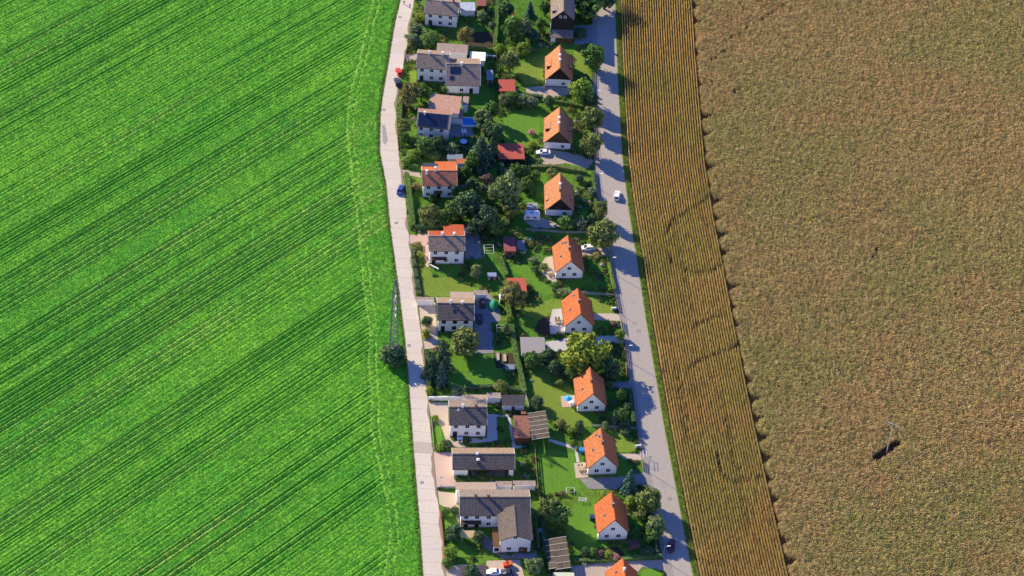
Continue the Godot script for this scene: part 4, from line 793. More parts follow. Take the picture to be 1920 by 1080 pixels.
	for k in {"white": Color(0.82, 0.83, 0.85), "blue": Color(0.015, 0.06, 0.30), "red": Color(0.60, 0.03, 0.02), "black": Color(0.02, 0.02, 0.025), "navy": Color(0.02, 0.03, 0.07), "dark_red": Color(0.10, 0.02, 0.025)}.keys():
		var tone: Color = {"white": Color(0.82, 0.83, 0.85), "blue": Color(0.015, 0.06, 0.30), "red": Color(0.60, 0.03, 0.02), "black": Color(0.02, 0.02, 0.025), "navy": Color(0.02, 0.03, 0.07), "dark_red": Color(0.10, 0.02, 0.025)}[k]
		var p := material("paint_" + k, tone, 0.35)
		p.clearcoat_enabled = true
		p.clearcoat = 0.8
	# leaves, by kind of plant
	var leaf := {"mid": Color(0.105, 0.190, 0.040), "dark": Color(0.070, 0.125, 0.050), "olive": Color(0.165, 0.200, 0.055), "brown": Color(0.215, 0.205, 0.065), "lime": Color(0.200, 0.290, 0.040), "gold": Color(0.215, 0.260, 0.032),
		"pale": Color(0.190, 0.245, 0.090), "spruce": Color(0.065, 0.120, 0.055), "blue_spruce": Color(0.060, 0.135, 0.095), "plum": Color(0.16, 0.10, 0.085), "grey": Color(0.15, 0.19, 0.10), "hedge": Color(0.105, 0.180, 0.045), "flower": Color(0.50, 0.30, 0.25)}
	for k in leaf:
		var m := material("leaf_" + k, leaf[k] * 1.3, 0.75)
		m.backlight_enabled = true
		m.backlight = leaf[k].linear_to_srgb()
		m.cull_mode = BaseMaterial3D.CULL_DISABLED
	material("field_soil", Color(1, 1, 1), 1.0)
	for k in ["crop", "maize", "verge"]:
		var m := material(k, Color(1, 1, 1), 0.8)
		m.cull_mode = BaseMaterial3D.CULL_DISABLED
		m.backlight_enabled = true
		m.backlight = {"crop": Color(0.09, 0.24, 0.02), "maize": Color(0.24, 0.18, 0.07), "verge": Color(0.15, 0.22, 0.04)}[k].linear_to_srgb()

func strip(a: PackedVector2Array, b: PackedVector2Array, y: float, z0: float, z1: float, step: float) -> Mesher:   # a ribbon between two lines
	var m := Mesher.new()
	var z := z0
	while z < z1 - 0.01:
		var e := minf(z + step, z1)
		m.quad(Vector3(along(a, e), y, e), Vector3(along(b, e), y, e), Vector3(along(b, z), y, z), Vector3(along(a, z), y, z))
		z = e
	return m

func shifted(line: PackedVector2Array, dx: float) -> PackedVector2Array:
	var out := PackedVector2Array()
	for p in line: out.append(p + Vector2(dx, 0))
	return out

const TRACKS := [[Vector2(64.34, -119.98), Vector2(85.95, -142.71)], [Vector2(66.16, -93.65), Vector2(69.28, -97.14)], [Vector2(58.69, -107.97), Vector2(64.30, -115.33)], [Vector2(107.51, -22.28), Vector2(109.69, -27.12)]]
const POLE_GAP := [Vector2(104.31, 58.49), Vector2(111.15, 51.90)]
const Z0 := -190.0
const Z1 := 160.0

func make_ground() -> void:
	var m := Mesher.new()
	m.plate(PackedVector2Array([Vector2(-3000, -3000), Vector2(3000, -3000), Vector2(3000, 3000), Vector2(-3000, 3000)]), -1.0, -0.06)
	structure("ground", m, M.ground)
	# gardens between lane and road: a sheet whose turf changes tone from patch to patch
	m = Mesher.new()
	var z := Z0
	while z < Z1:
		for i in 40:
			var q := []
			for k in [[i, 1], [i + 1, 1], [i + 1, 0], [i, 0]]:
				var zz: float = z + 2.0 * k[1]
				q.append(Vector3(lerpf(along(lane_r, zz) - 0.5, along(road_l, zz) + 0.5, k[0] / 40.0), 0.0, zz))
			var t := wide.get_noise_2d(q[0].x * 2.2, q[0].z * 2.2)
			m.tint = Color(0.82 + 0.5 * maxf(t, 0) + 0.18 * fine.get_noise_2d(q[0].x, q[0].z), 0.92 + 0.12 * t, 0.9)
			m.quad(q[0], q[1], q[2], q[3])
		z += 2.0
	structure("garden_ground", m, M.lawn)
	structure("maize_ground", strip(shifted(road_r, 1.4), shifted(road_r, 190.0), 0.0, Z0, Z1, 4.0), M.maize_soil)
	structure("verge", strip(shifted(road_r, -0.3), shifted(road_r, 1.7), 0.02, Z0, Z1, 4.0), M.dry_lawn)
	structure("field_ground", strip(shifted(lane_l, -260.0), shifted(lane_l, -0.4), -0.02, Z0, Z1, 4.0), M.crop_soil)
	structure("field_verge", strip(shifted(lane_l, -0.9), shifted(lane_l, 0.2), 0.01, Z0, Z1, 4.0), M.dry_lawn)

func make_roads() -> void:
	# the lane is laid in concrete slabs with open joints
	var base := structure("lane", strip(shifted(lane_l, -0.05), shifted(lane_r, 0.05), 0.02, Z0, Z1, 3.0), M.joint)
	var z := Z0 + 1.0
	while z < Z1 - 5.0:
		var step := rng.randf_range(3.9, 4.6)
		var m := Mesher.new()
		var k := rng.randf_range(0.95, 1.0)
		m.tint = Color(k, k * rng.randf_range(0.985, 1.0), k * rng.randf_range(0.96, 1.0))
		if z > 62.0 and z < 65.0: m.tint = Color(0.74, 0.72, 0.72)
		var a := z + 0.025
		var b := z + step - 0.025
		var poly := PackedVector2Array()
		for i in 5: poly.append(Vector2(along(lane_l, lerpf(a, b, i / 4.0)), lerpf(a, b, i / 4.0)))
		for i in 5: poly.append(Vector2(along(lane_r, lerpf(b, a, i / 4.0)), lerpf(b, a, i / 4.0)))
		m.plate(poly, 0.0, 0.055 + rng.randf() * 0.006)
		put(base, "concrete_slab", m, M.concrete)
		z += step
	# soil washed and driven onto the garden edge of the lane
	var dirt := Mesher.new()
	z = Z0
	while z < Z1:
		var w0 := maxf(0.02, 0.30 + 0.9 * fine.get_noise_2d(z * 0.3, 3.0))
		var w1 := maxf(0.02, 0.30 + 0.9 * fine.get_noise_2d((z + 0.7) * 0.3, 3.0))
		dirt.quad(Vector3(along(lane_r, z + 0.7) - w1, 0.067, z + 0.7), Vector3(along(lane_r, z + 0.7) + 0.12, 0.067, z + 0.7), Vector3(along(lane_r, z) + 0.12, 0.067, z), Vector3(along(lane_r, z) - w0, 0.067, z))
		z += 0.7
	structure("lane_dirt", dirt, M.dirt)
	var inner := shifted(road_l, 1.75)
	structure("road", strip(inner, road_r, 0.04, Z0, Z1, 2.5), M.asphalt)
	structure("pavement", strip(road_l, shifted(inner, -0.15), 0.14, Z0, Z1, 2.5), M.pavement)
	var m := Mesher.new()
	z = Z0
	while z < Z1:
		m.bar(Vector3(along(inner, z) - 0.08, 0.08, z), Vector3(along(inner, z + 2.0) - 0.08, 0.08, z + 1.98), 0.16, 0.14)
		z += 2.0
	structure("kerb", m, M.kerb)

# the crop is drilled in rows that run askew to the lane; wheel tracks and drill gaps are real furrows
var furrow := PackedFloat32Array()
var furrow_bare := PackedFloat32Array()
const U0 := -230.0
const DU := 0.22

func make_furrows() -> void:
	var count := int(360.0 / DU)
	furrow.resize(count)
	furrow_bare.resize(count)
	var u := 0.0
	while u < 358.0:
		var deep := rng.randf_range(0.05, 0.18) if rng.randf() < 0.76 else rng.randf_range(0.26, 0.38)
		var width := rng.randf_range(0.16, 0.30)
		var pair := rng.randf() < 0.16
		for at in ([u, u + 1.7] if pair else [u]):
			if pair: deep = rng.randf_range(0.32, 0.45)
			for k in range(int((at - 1.5) / DU), int((at + 1.5) / DU)):
				if k < 0 or k >= count: continue
				var d: float = (k * DU - at) / width
				furrow[k] -= deep * exp(-d * d)
				furrow[k] += deep * 0.5 * exp(-pow((k * DU - at - 0.55) / 0.3, 2.0))
				if pair: furrow_bare[k] = maxf(furrow_bare[k], exp(-d * d))
		u += rng.randf_range(0.8, 2.3) + (2.0 if pair else 0.0)

func crop_height(x: float, z: float) -> float:
	var p := Vector2(x, z)
	var u := p.dot(ACROSS)
	var v := p.dot(ROW)
	var k := clampf((u - U0) / DU, 0.0, furrow.size() - 2.0)
	var i := int(k)
	var f := lerpf(furrow[i], furrow[i + 1], k - i)
	var side := clampf((along(lane_l, z) - 8.5 - x) / 4.0, 0.0, 1.0)
	return 0.22 + f * side * (0.9 + 0.45 * wide.get_noise_2d(u * 3.0, v * 0.35)) + 0.10 * fine.get_noise_2d(x, z) * (1.6 - 0.8 * side)

func crop_tone(x: float, z: float) -> Color:
	var u := Vector2(x, z).dot(ACROSS)
	var i := clampi(int((u - U0) / DU), 0, furrow.size() - 1)
	var w := wide.get_noise_2d(x * 1.3, z * 1.3)
	var f := fine.get_noise_2d(x * 0.5, z * 0.5)
	var t := Color(0.072, 0.315, 0.022).lerp(Color(0.155, 0.425, 0.026), clampf(0.45 + 0.45 * w + 0.5 * f, 0, 1))
	var bare := furrow_bare[i] * clampf(0.45 + 1.6 * wide.get_noise_2d(u * 0.6 + 300.0, Vector2(x, z).dot(ROW) * 0.5), 0, 1)
	return t.lerp(Color(0.46, 0.42, 0.13), 0.8 * bare)

func rut(x: float, z: float) -> float:   # tractor ruts of the headland, along the lane
	var t := along(lane_l, z) - x + 4.5 * wide.get_noise_2d(z * 0.7, 7.0)
	return maxf(exp(-pow((t - 8.6) / 0.45, 2.0)), exp(-pow((t - 10.6) / 0.45, 2.0)))

func make_crop() -> void:
	make_furrows()
	# ground of the field, finest across the rows
	var m := Mesher.new()
	var v := PackedVector3Array()
	var c := PackedColorArray()
	var idx := PackedInt32Array()
	var dv := 0.85
	var nu := furrow.size()
	var nv := int(340.0 / dv)
	for j in nv:
		for i in nu:
			var p := ACROSS * (U0 + i * DU) + ROW * (-235.0 + j * dv)
			var inside := p.x > -196.0 + (p.y + 116.0) * 0.2 and p.y > -175.0 and p.y < 142.0 and p.x < along(lane_l, p.y) - 0.9
			if inside:
				var r := rut(p.x, p.y)
				v.append(Vector3(p.x, crop_height(p.x, p.y) - 0.16 * r, p.y))
				c.append(crop_tone(p.x, p.y).lerp(Color(0.27, 0.47, 0.07), 0.6 * r))
			else:
				v.append(Vector3(0, -900, 0)); c.append(Color.WHITE)
	for j in nv - 1:
		for i in nu - 1:
			var a := j * nu + i
			var b := a + nu
			if v[a].y > -99 and v[b].y > -99 and v[a + 1].y > -99 and v[b + 1].y > -99:
				idx.append_array([a, b, a + 1, a + 1, b, b + 1])
	# drop the unused points
	var map := PackedInt32Array()
	map.resize(v.size())
	map.fill(-1)
	var vv := PackedVector3Array()
	var cc := PackedColorArray()
	for k in idx.size():
		var o := idx[k]
		if map[o] < 0:
			map[o] = vv.size()
			vv.append(v[o]); cc.append(c[o])
		idx[k] = map[o]
	var nn := PackedVector3Array()
	nn.resize(vv.size())
	for k in range(0, idx.size(), 3):
		var q := (vv[idx[k + 1]] - vv[idx[k]]).cross(vv[idx[k + 2]] - vv[idx[k]])
		if q.y < 0: q = -q
		nn[idx[k]] += q; nn[idx[k + 1]] += q; nn[idx[k + 2]] += q
	for k in nn.size(): nn[k] = nn[k].normalized()
	var a := []
	a.resize(Mesh.ARRAY_MAX)
	a[Mesh.ARRAY_VERTEX] = vv
	a[Mesh.ARRAY_NORMAL] = nn
	a[Mesh.ARRAY_COLOR] = cc
	a[Mesh.ARRAY_INDEX] = idx
	var am := ArrayMesh.new()
	am.add_surface_from_arrays(Mesh.PRIMITIVE_TRIANGLES, a)
	structure("crop_field", am, M.field_soil)
	# the plants
	m = Mesher.new()
	for i in 7:
		var t := TAU * i / 7.0 + 0.3 * (i % 3)
		var d := Vector3(cos(t), 0, sin(t))
		var s := Vector3(-sin(t), 0, cos(t))
		var h := 0.5 + 0.2 * (i % 2)
		m.tint = grey(0.8 + 0.05 * i)
		m.quad(d * 0.05 - s * 0.14, d * 0.05 + s * 0.14, d * 0.45 + s * 0.20 + Vector3.UP * h, d * 0.45 - s * 0.20 + Vector3.UP * h)
		m.quad(d * 0.45 - s * 0.20 + Vector3.UP * h, d * 0.45 + s * 0.20 + Vector3.UP * h, d * 0.95 + s * 0.07 + Vector3.UP * (h - 0.25), d * 0.95 - s * 0.07 + Vector3.UP * (h - 0.25))
	var buf := PackedFloat32Array()
	var total := 330000
	buf.resize(total * 16)
	var n := 0
	for i in total * 3:
		if n >= total: break
		var z := rng.randf_range(-172.0, 138.0)
		var edge := along(lane_l, z)
		var x := rng.randf_range(-190.0 + (z + 116.0) * 0.2, edge - 0.7)
		var u := Vector2(x, z).dot(ACROSS)
		var f := furrow[clampi(int((u - U0) / DU), 0, furrow.size() - 1)]
		var near := edge - x < 9.0
		if not near and f < -0.10 and rng.randf() < 0.75: continue
		if rng.randf() < 0.8 * rut(x, z): continue
		var s := rng.randf_range(0.16, 0.30) * (1.15 if near else 1.0)
		add_copy(buf, n, Vector3(x, crop_height(x, z) - 0.03, z), rng.randf() * TAU, s, s * rng.randf_range(0.4, 0.7), crop_tone(x, z) * rng.randf_range(0.8, 1.2))
		n += 1
	var o := copies("crop_plants", m.mesh(), M.crop, buf.slice(0, n * 16))
	tag(o, "bright green young crop drilled in slanting rows beside the concrete lane", "crop")

func maize_mesh(seed_: int) -> ArrayMesh:
	var r := RandomNumberGenerator.new()
	r.seed = seed_
	var m := Mesher.new()
	m.tint = grey(0.8)
	m.tube(Vector3.ZERO, Vector3(0, 2.0, 0), 0.02, 0.012, 3, false)
	for i in 10:
		var t := i * 2.5 + r.randf_range(-0.4, 0.4)
		var d := Vector3(cos(t), 0, sin(t))
		var s := Vector3(-sin(t), 0, cos(t))
		var y := 0.45 + i * 0.165
		var l := r.randf_range(0.45, 0.68)
		var k := r.randf_range(0.75, 1.15)
		m.tint = Color(k * r.randf_range(0.95, 1.15), k, k * 0.9)
		var p := [Vector3(0, y, 0), d * l * 0.45 + Vector3.UP * (y + 0.26), d * l * 0.85 + Vector3.UP * (y + 0.16), d * l * 1.1 + Vector3.UP * (y - 0.16)]
		var w := [0.035, 0.065, 0.05, 0.012]
		for q in 3:
			m.quad(p[q] - s * w[q], p[q] + s * w[q], p[q + 1] + s * w[q + 1], p[q + 1] - s * w[q + 1])
	m.tint = Color(1.5, 1.3, 1.15)
	for i in 4:
		var t := i * 1.7
		var d := Vector3(cos(t), 0, sin(t)) * (0.16 if i else 0.02)
		m.quad(Vector3(-0.02, 2.0, 0), Vector3(0.02, 2.0, 0), d + Vector3(0.03, 2.38, 0), d + Vector3(-0.03, 2.38, 0))
	return m.mesh()

func maize_tone(x: float, z: float) -> Color:
	var w := wide.get_noise_2d(x * 1.1 + 50.0, z * 1.1)
	var f := fine.get_noise_2d(x * 0.35, z * 0.35)
	var t := Color(0.66, 0.51, 0.22).lerp(Color(0.54, 0.50, 0.175), clampf(0.42 + 1.6 * w + 0.4 * f, 0, 1)).lerp(Color(0.68, 0.45, 0.21), clampf(1.6 * wide.get_noise_2d(x * 2.0 - 90.0, z * 2.0) - 0.1, 0.0, 0.45))
	var r := rng.randf()
	if r < 0.10: t = Color(0.66, 0.42, 0.20)
	elif r < 0.28: t = Color(0.33, 0.36, 0.12)
	elif r < 0.38: t = Color(0.74, 0.62, 0.33)
	return t * rng.randf_range(0.72, 1.28)

func make_maize() -> void:
	# the strip drilled along the road: 30 rows; a seed drill turning on the headland left curved gaps
	var gaps := [
	[Vector2(45.40, -27.16), Vector2(46.35, -31.24)],
	[Vector2(46.35, -31.24), Vector2(48.93, -34.57)],
	[Vector2(48.93, -34.57), Vector2(53.48, -39.08)],
	[Vector2(53.48, -39.08), Vector2(58.07, -44.34)],
	[Vector2(45.79, -18.39), Vector2(47.41, -13.97)],
	[Vector2(47.41, -13.97), Vector2(51.89, -10.78)],
	[Vector2(51.89, -10.78), Vector2(58.25, -11.42)],
	[Vector2(58.25, -11.42), Vector2(61.78, -14.95)],
	[Vector2(60.17, 60.23), Vector2(61.15, 68.00)],
	[Vector2(61.15, 68.00), Vector2(64.52, 70.61)],
	[Vector2(64.52, 70.61), Vector2(71.93, 67.98)],
	[Vector2(51.94, 29.38), Vector2(55.01, 25.29)],
	[Vector2(55.01, 25.29), Vector2(60.42, 22.22)],
	[Vector2(60.42, 22.22), Vector2(67.11, 17.94)],
	[Vector2(53.47, 12.14), Vector2(55.82, 9.73)],
	[Vector2(55.82, 9.73), Vector2(62.88, 5.76)]]
	var buf := PackedFloat32Array()
	buf.resize(84000 * 16)
	var n := 0
	for row in 30:
		var z := -178.0 + rng.randf() * 0.3
		while z < 146.0 and n < 84000:
			var x := along(road_r, z) + 2.1 + row * 0.80 + rng.randf_range(-0.06, 0.06)
			z += rng.randf_range(0.15, 0.26)
			var gone := false
			for g in gaps:
				if Geometry2D.get_closest_point_to_segment(Vector2(x, z), g[0], g[1]).distance_to(Vector2(x, z)) < 0.65: gone = true
			if gone and rng.randf() < 0.62: continue
			var thin := wide.get_noise_2d(row * 9.0 + 900.0, z * 0.8)
			if thin < -0.42 and rng.randf() < 0.25: continue
			var s := rng.randf_range(0.8, 1.08)
			var tone := maize_tone(x, z) * Color(1.32, 1.30, 1.16)
			add_copy(buf, n, Vector3(x, 0, z), rng.randf() * TAU, s * 0.30, s * rng.randf_range(0.88, 1.06), tone)
			n += 1
	var o := copies("maize_rows", maize_mesh(11), M.maize, buf.slice(0, n * 16))
	tag(o, "ripening maize in straight rows running along the asphalt road", "maize")
	# the main field, rows askew to the strip
	var buf2 := PackedFloat32Array()
	buf2.resize(190000 * 16)
	n = 0
	var ends := []
	for i in 120: ends.append(rng.randf_range(0.45, 1.12))
	var u := -130.0
	while u < 260.0:
		var v := -140.0
		while v < 290.0 and n < 190000:
			v += rng.randf_range(0.20, 0.38)
			var p := MAIZE_ACROSS * (u + rng.randf_range(-0.08, 0.08)) + MAIZE_ROW * v
			if p.y < -178.0 or p.y > 142.0: continue
			var t := p.x - along(road_r, p.y) - 25.8
			var saw: float = fposmod(u + 300.0, 6.0) / 6.0 * ends[int((u + 300.0) / 6.0)]
			if t < 0.25 + 2.9 * saw * saw * saw or p.x > 184.0 - (p.y + 154.0) * 0.09: continue
			if Geometry2D.get_closest_point_to_segment(p, POLE_GAP[0], POLE_GAP[1]).distance_to(p) < 0.85: continue
			var worn := false
			for g in TRACKS:
				if Geometry2D.get_closest_point_to_segment(p, g[0], g[1]).distance_to(p) < 0.55: worn = true
			if worn and rng.randf() < 0.6: continue
			var s := rng.randf_range(0.68, 1.12)
			add_copy(buf2, n, Vector3(p.x, 0, p.y), rng.randf() * TAU, s * 0.74, s * rng.randf_range(0.85, 1.06), maize_tone(p.x, p.y) * 0.93)
			n += 1
		u += 0.75
	var o2 := copies("maize_field", maize_mesh(12), M.maize, buf2.slice(0, n * 16))
	tag(o2, "wide field of ripe brown maize drilled askew to the road", "maize")

func make_verge_grass() -> void:
	var m := Mesher.new()
	for i in 5:
		var t := TAU * i / 5.0
		var d := Vector3(cos(t), 0, sin(t))
		var s := Vector3(-sin(t), 0, cos(t)) * 0.12
		m.quad(-s, s, d * 0.5 + Vector3.UP + s * 0.4, d * 0.5 + Vector3.UP - s * 0.4)
	var buf := PackedFloat32Array()
	var total := 16000
	buf.resize(total * 16)
	for i in total:
		var z := rng.randf_range(-170.0, 140.0)
		var x := along(road_r, z) + 0.15 + rng.randf() * 1.5
		if i % 4 == 0: x = along(lane_l, z) - 0.1 - rng.randf() * 0.8
		var s := rng.randf_range(0.15, 0.3)
		add_copy(buf, i, Vector3(x, 0.02, z), rng.randf() * TAU, s, s, Color(0.14, 0.22, 0.035).lerp(Color(0.32, 0.31, 0.09), rng.randf()))
	var o := copies("verge_grass", m.mesh(), M.verge, buf)
	tag(o, "narrow grass verges beside the lane and the road", "grass")

var paved := []   # outlines on which nothing grows
var mown := []    # outlines kept short

func in_any(list: Array, p: Vector2) -> bool:
	for k in list:
		if k[0].has_point(p) and Geometry2D.is_point_in_polygon(p, k[1]): return true
	return false

func make_garden_growth() -> void:
	var m := Mesher.new()
	for i in 6:
		var t := TAU * i / 6.0
		var d := Vector3(cos(t), 0, sin(t))
		var q := Vector3(-sin(t), 0, cos(t)) * 0.16
		m.quad(-q, q, d * 0.8 + Vector3.UP * 0.7 + q * 0.4, d * 0.8 + Vector3.UP * 0.7 - q * 0.4)
	var buf := PackedFloat32Array()
	var total := 90000
	buf.resize(total * 16)
	var n := 0
	for i in total:
		var z := rng.randf_range(-150.0, 125.0)
		var p := Vector2(rng.randf_range(along(lane_r, z) + 0.2, along(road_l, z) - 0.2), z)
		if in_any(paved, p): continue
		var w := wide.get_noise_2d(p.x * 2.2, p.y * 2.2)
		var s := rng.randf_range(0.10, 0.22) * (0.7 if in_any(mown, p) else 1.2)
		add_copy(buf, n, Vector3(p.x, 0.02, p.y), rng.randf() * TAU, s, s, Color(0.13, 0.28, 0.025).lerp(Color(0.30, 0.33, 0.06), clampf(0.3 + 1.2 * w + rng.randf_range(-0.3, 0.3), 0, 1)))
		n += 1
	var o := copies("garden_grass", m.mesh(), M.verge, buf.slice(0, n * 16))
	tag(o, "uneven grass of the gardens between lane and road", "grass")
	# weeds, perennials and ground cover along beds and borders
	var r := RandomNumberGenerator.new()
	r.seed = 77
	m = Mesher.new()
	for i in 110:
		var d := Vector3(r.randfn(), absf(r.randfn()) * 0.8 + 0.1, r.randfn()).normalized()
		m.tint = grey(r.randf_range(0.6, 1.4))
		m.leaf(d * pow(r.randf(), 0.5) * Vector3(1, 0.9, 1), d, 0.24, r)
	var tones := [Color(0.12, 0.20, 0.04), Color(0.08, 0.15, 0.04), Color(0.20, 0.24, 0.06), Color(0.16, 0.30, 0.04), Color(0.24, 0.21, 0.08), Color(0.5, 0.32, 0.3), Color(0.6, 0.56, 0.45)]
	buf = PackedFloat32Array()
	total = 17000
	buf.resize(total * 16)
	n = 0
	for i in total:
		var z := rng.randf_range(-150.0, 125.0)
		var p := Vector2(rng.randf_range(along(lane_r, z) + 0.5, along(road_l, z) - 0.4), z)
		var w := wide.get_noise_2d(p.x * 5.0 + 40.0, p.y * 5.0)
		var edge := minf(p.x - along(lane_r, z), along(road_l, z) - p.x)
		if w < (0.0 if edge > 2.5 else -0.35) or in_any(paved, p) or in_any(mown, p): continue
		var k := rng.randi() % 5
		if rng.randf() < 0.05: k = 5 + rng.randi() % 2
		var s := rng.randf_range(0.25, 0.95)
		add_copy(buf, n, Vector3(p.x, 0.0, p.y), rng.randf() * TAU, s, s * rng.randf_range(0.7, 1.4), tones[k])
		n += 1
	o = copies("undergrowth", m.mesh(), M.verge, buf.slice(0, n * 16))
	tag(o, "low leafy undergrowth and perennials in borders of the gardens", "undergrowth")

# ---------------------------------------------------------------- buildings
func tiles(parent: Node, called: String, e0: Vector3, e1: Vector3, r1: Vector3, r0: Vector3, m: Material, tw := 0.42, tl := 0.42) -> void:   # a slope: eave e0-e1, ridge r0-r1, laid with overlapping tiles
	var up := (e1 - e0).cross(r0 - e0).normalized()
	var s := Mesher.new()
	var k := rng.randf_range(0.92, 1.0)
	s.tint = grey(k * 0.9)
	s.sweep([e0, e1, r1, r0], up * -0.16)
	put(parent, called, s, m)
	var t := Mesher.new()
	var rows := maxi(1, roundi(((r0 - e0).length() + (r1 - e1).length()) * 0.5 / tl))
	var cols := maxi(1, roundi(maxf((e1 - e0).length(), (r1 - r0).length()) / tw))
	for j in rows:
		var f0 := float(j) / rows
		var f1 := float(j + 1) / rows
		for i in cols:
			var g0 := float(i) / cols
			var g1 := float(i + 1) / cols
			var a := e0.lerp(r0, f0).lerp(e1.lerp(r1, f0), g0)
			var b := e0.lerp(r0, f0).lerp(e1.lerp(r1, f0), g1)
			var d := e0.lerp(r0, f1).lerp(e1.lerp(r1, f1), g1)
			var e := e0.lerp(r0, f1).lerp(e1.lerp(r1, f1), g0)
			if (b - a).length() < 0.08: continue
			var w := (b - a).normalized() * 0.025
			var lift := up * rng.randf_range(0.045, 0.065)
			var q := k * rng.randf_range(0.78, 1.14)
			t.tint = Color(q, q * rng.randf_range(0.95, 1.03), q * rng.randf_range(0.93, 1.03))
			t.quad(a + w + lift, b - w + lift, d - w + up * 0.012, e + w + up * 0.012)
			t.quad(a + w + up * 0.002, b - w + up * 0.002, b - w + lift, a + w + lift)
	stuff(put(parent, called + "_tiles", t, m))

func box_part(parent: Node, called: String, lo: Vector3, hi: Vector3, m: Material) -> MeshInstance3D:
	var s := Mesher.new()
	s.box(lo, hi)
	return put(parent, called, s, m)

func window(parent: Node, at: Vector3, w: float, h: float, turn := 0.0, dark := false, called := "window") -> void:   # at the middle of the opening, facing local +z
	var key := "w%.2f_%.2f" % [w, h]
	if not shared.has(key):
		var f := Mesher.new()
		var b := 0.09
		f.box(Vector3(-w / 2 - b, -h / 2 - b, -0.05), Vector3(-w / 2, h / 2 + b, 0.06))
		f.box(Vector3(w / 2, -h / 2 - b, -0.05), Vector3(w / 2 + b, h / 2 + b, 0.06))
		f.box(Vector3(-w / 2, h / 2, -0.05), Vector3(w / 2, h / 2 + b, 0.06))
		f.box(Vector3(-w / 2, -h / 2 - b, -0.05), Vector3(w / 2, -h / 2, 0.10))
		f.box(Vector3(-0.03, -h / 2, -0.03), Vector3(0.03, h / 2, 0.05))
		var g := Mesher.new()
		g.box(Vector3(-w / 2, -h / 2, -0.04), Vector3(w / 2, h / 2, 0.02))
		shared[key] = [f.mesh(), g.mesh()]
	var o := put(parent, called, shared[key][0], M.barge if dark else M.white_paint)
	o.position = at
	o.rotation.y = turn
	put(o, "pane", shared[key][1], M.glass)

func chimney(parent: Node, x: float, z: float, y0: float, y1: float, s := 0.55, m := "plaster", pots := 1) -> void:
	var k := Mesher.new()
	k.box(Vector3(x - s / 2, y0, z - s / 2), Vector3(x + s / 2, y1, z + s / 2))
	var o := put(parent, "chimney", k, M[m])
	k = Mesher.new()
	k.box(Vector3(x - s / 2 - 0.08, y1 + 0.002, z - s / 2 - 0.08), Vector3(x + s / 2 + 0.08, y1 + 0.1, z + s / 2 + 0.08))
	put(o, "chimney_cap", k, M.iron if m == "brick" else M.white_paint)
	for i in pots:
		k = Mesher.new()
		var px := x + (i - (pots - 1) / 2.0) * 0.36
		k.tube(Vector3(px, y1 + 0.1, z), Vector3(px, y1 + 0.38, z), 0.13, 0.11, 8)
		put(o, "chimney_pot", k, M.white_paint)

func monopitch(parent: Node, called: String, x0: float, x1: float, z0: float, z1: float, h0: float, h1: float, roof: String, wall: String, over := 0.3, fascia := true, front_over := 99.0) -> void:   # z0 in front with height h0, z1 behind with height h1
	var w := Mesher.new()
	w.sweep([Vector3(x0, 0, z0), Vector3(x0, h0, z0), Vector3(x0, h1, z1), Vector3(x0, 0, z1)], Vector3(x1 - x0, 0, 0))
	put(parent, called + "_wall", w, M[wall])
	var k := (h1 - h0) / (z1 - z0)
	var fo := over if front_over > 50.0 else front_over
	var a := Vector3(x0 - over, h0 + k * fo + 0.17, z0 + fo)
	var b := Vector3(x1 + over, a.y, a.z)
	var d := Vector3(x1 + over, h1 - k * over + 0.17, z1 - over)
	var e := Vector3(x0 - over, d.y, d.z)
	if roof.ends_with("_tile"):
		if h0 >= h1: tiles(parent, called + "_roof", d, e, a, b, M[roof])
		else: tiles(parent, called + "_roof", a, b, d, e, M[roof])
	else:
		var r := Mesher.new()
		r.sweep([a, b, d, e], Vector3(0, -0.16, 0))
		put(parent, called + "_roof", r, M[roof])
	if fascia:
		var f := Mesher.new()
		f.box(Vector3(x0 - over, a.y - 0.24, z0 + over + 0.003), Vector3(x1 + over, a.y + 0.03, z0 + over + 0.06))
		put(parent, called + "_fascia", f, M.white_paint)

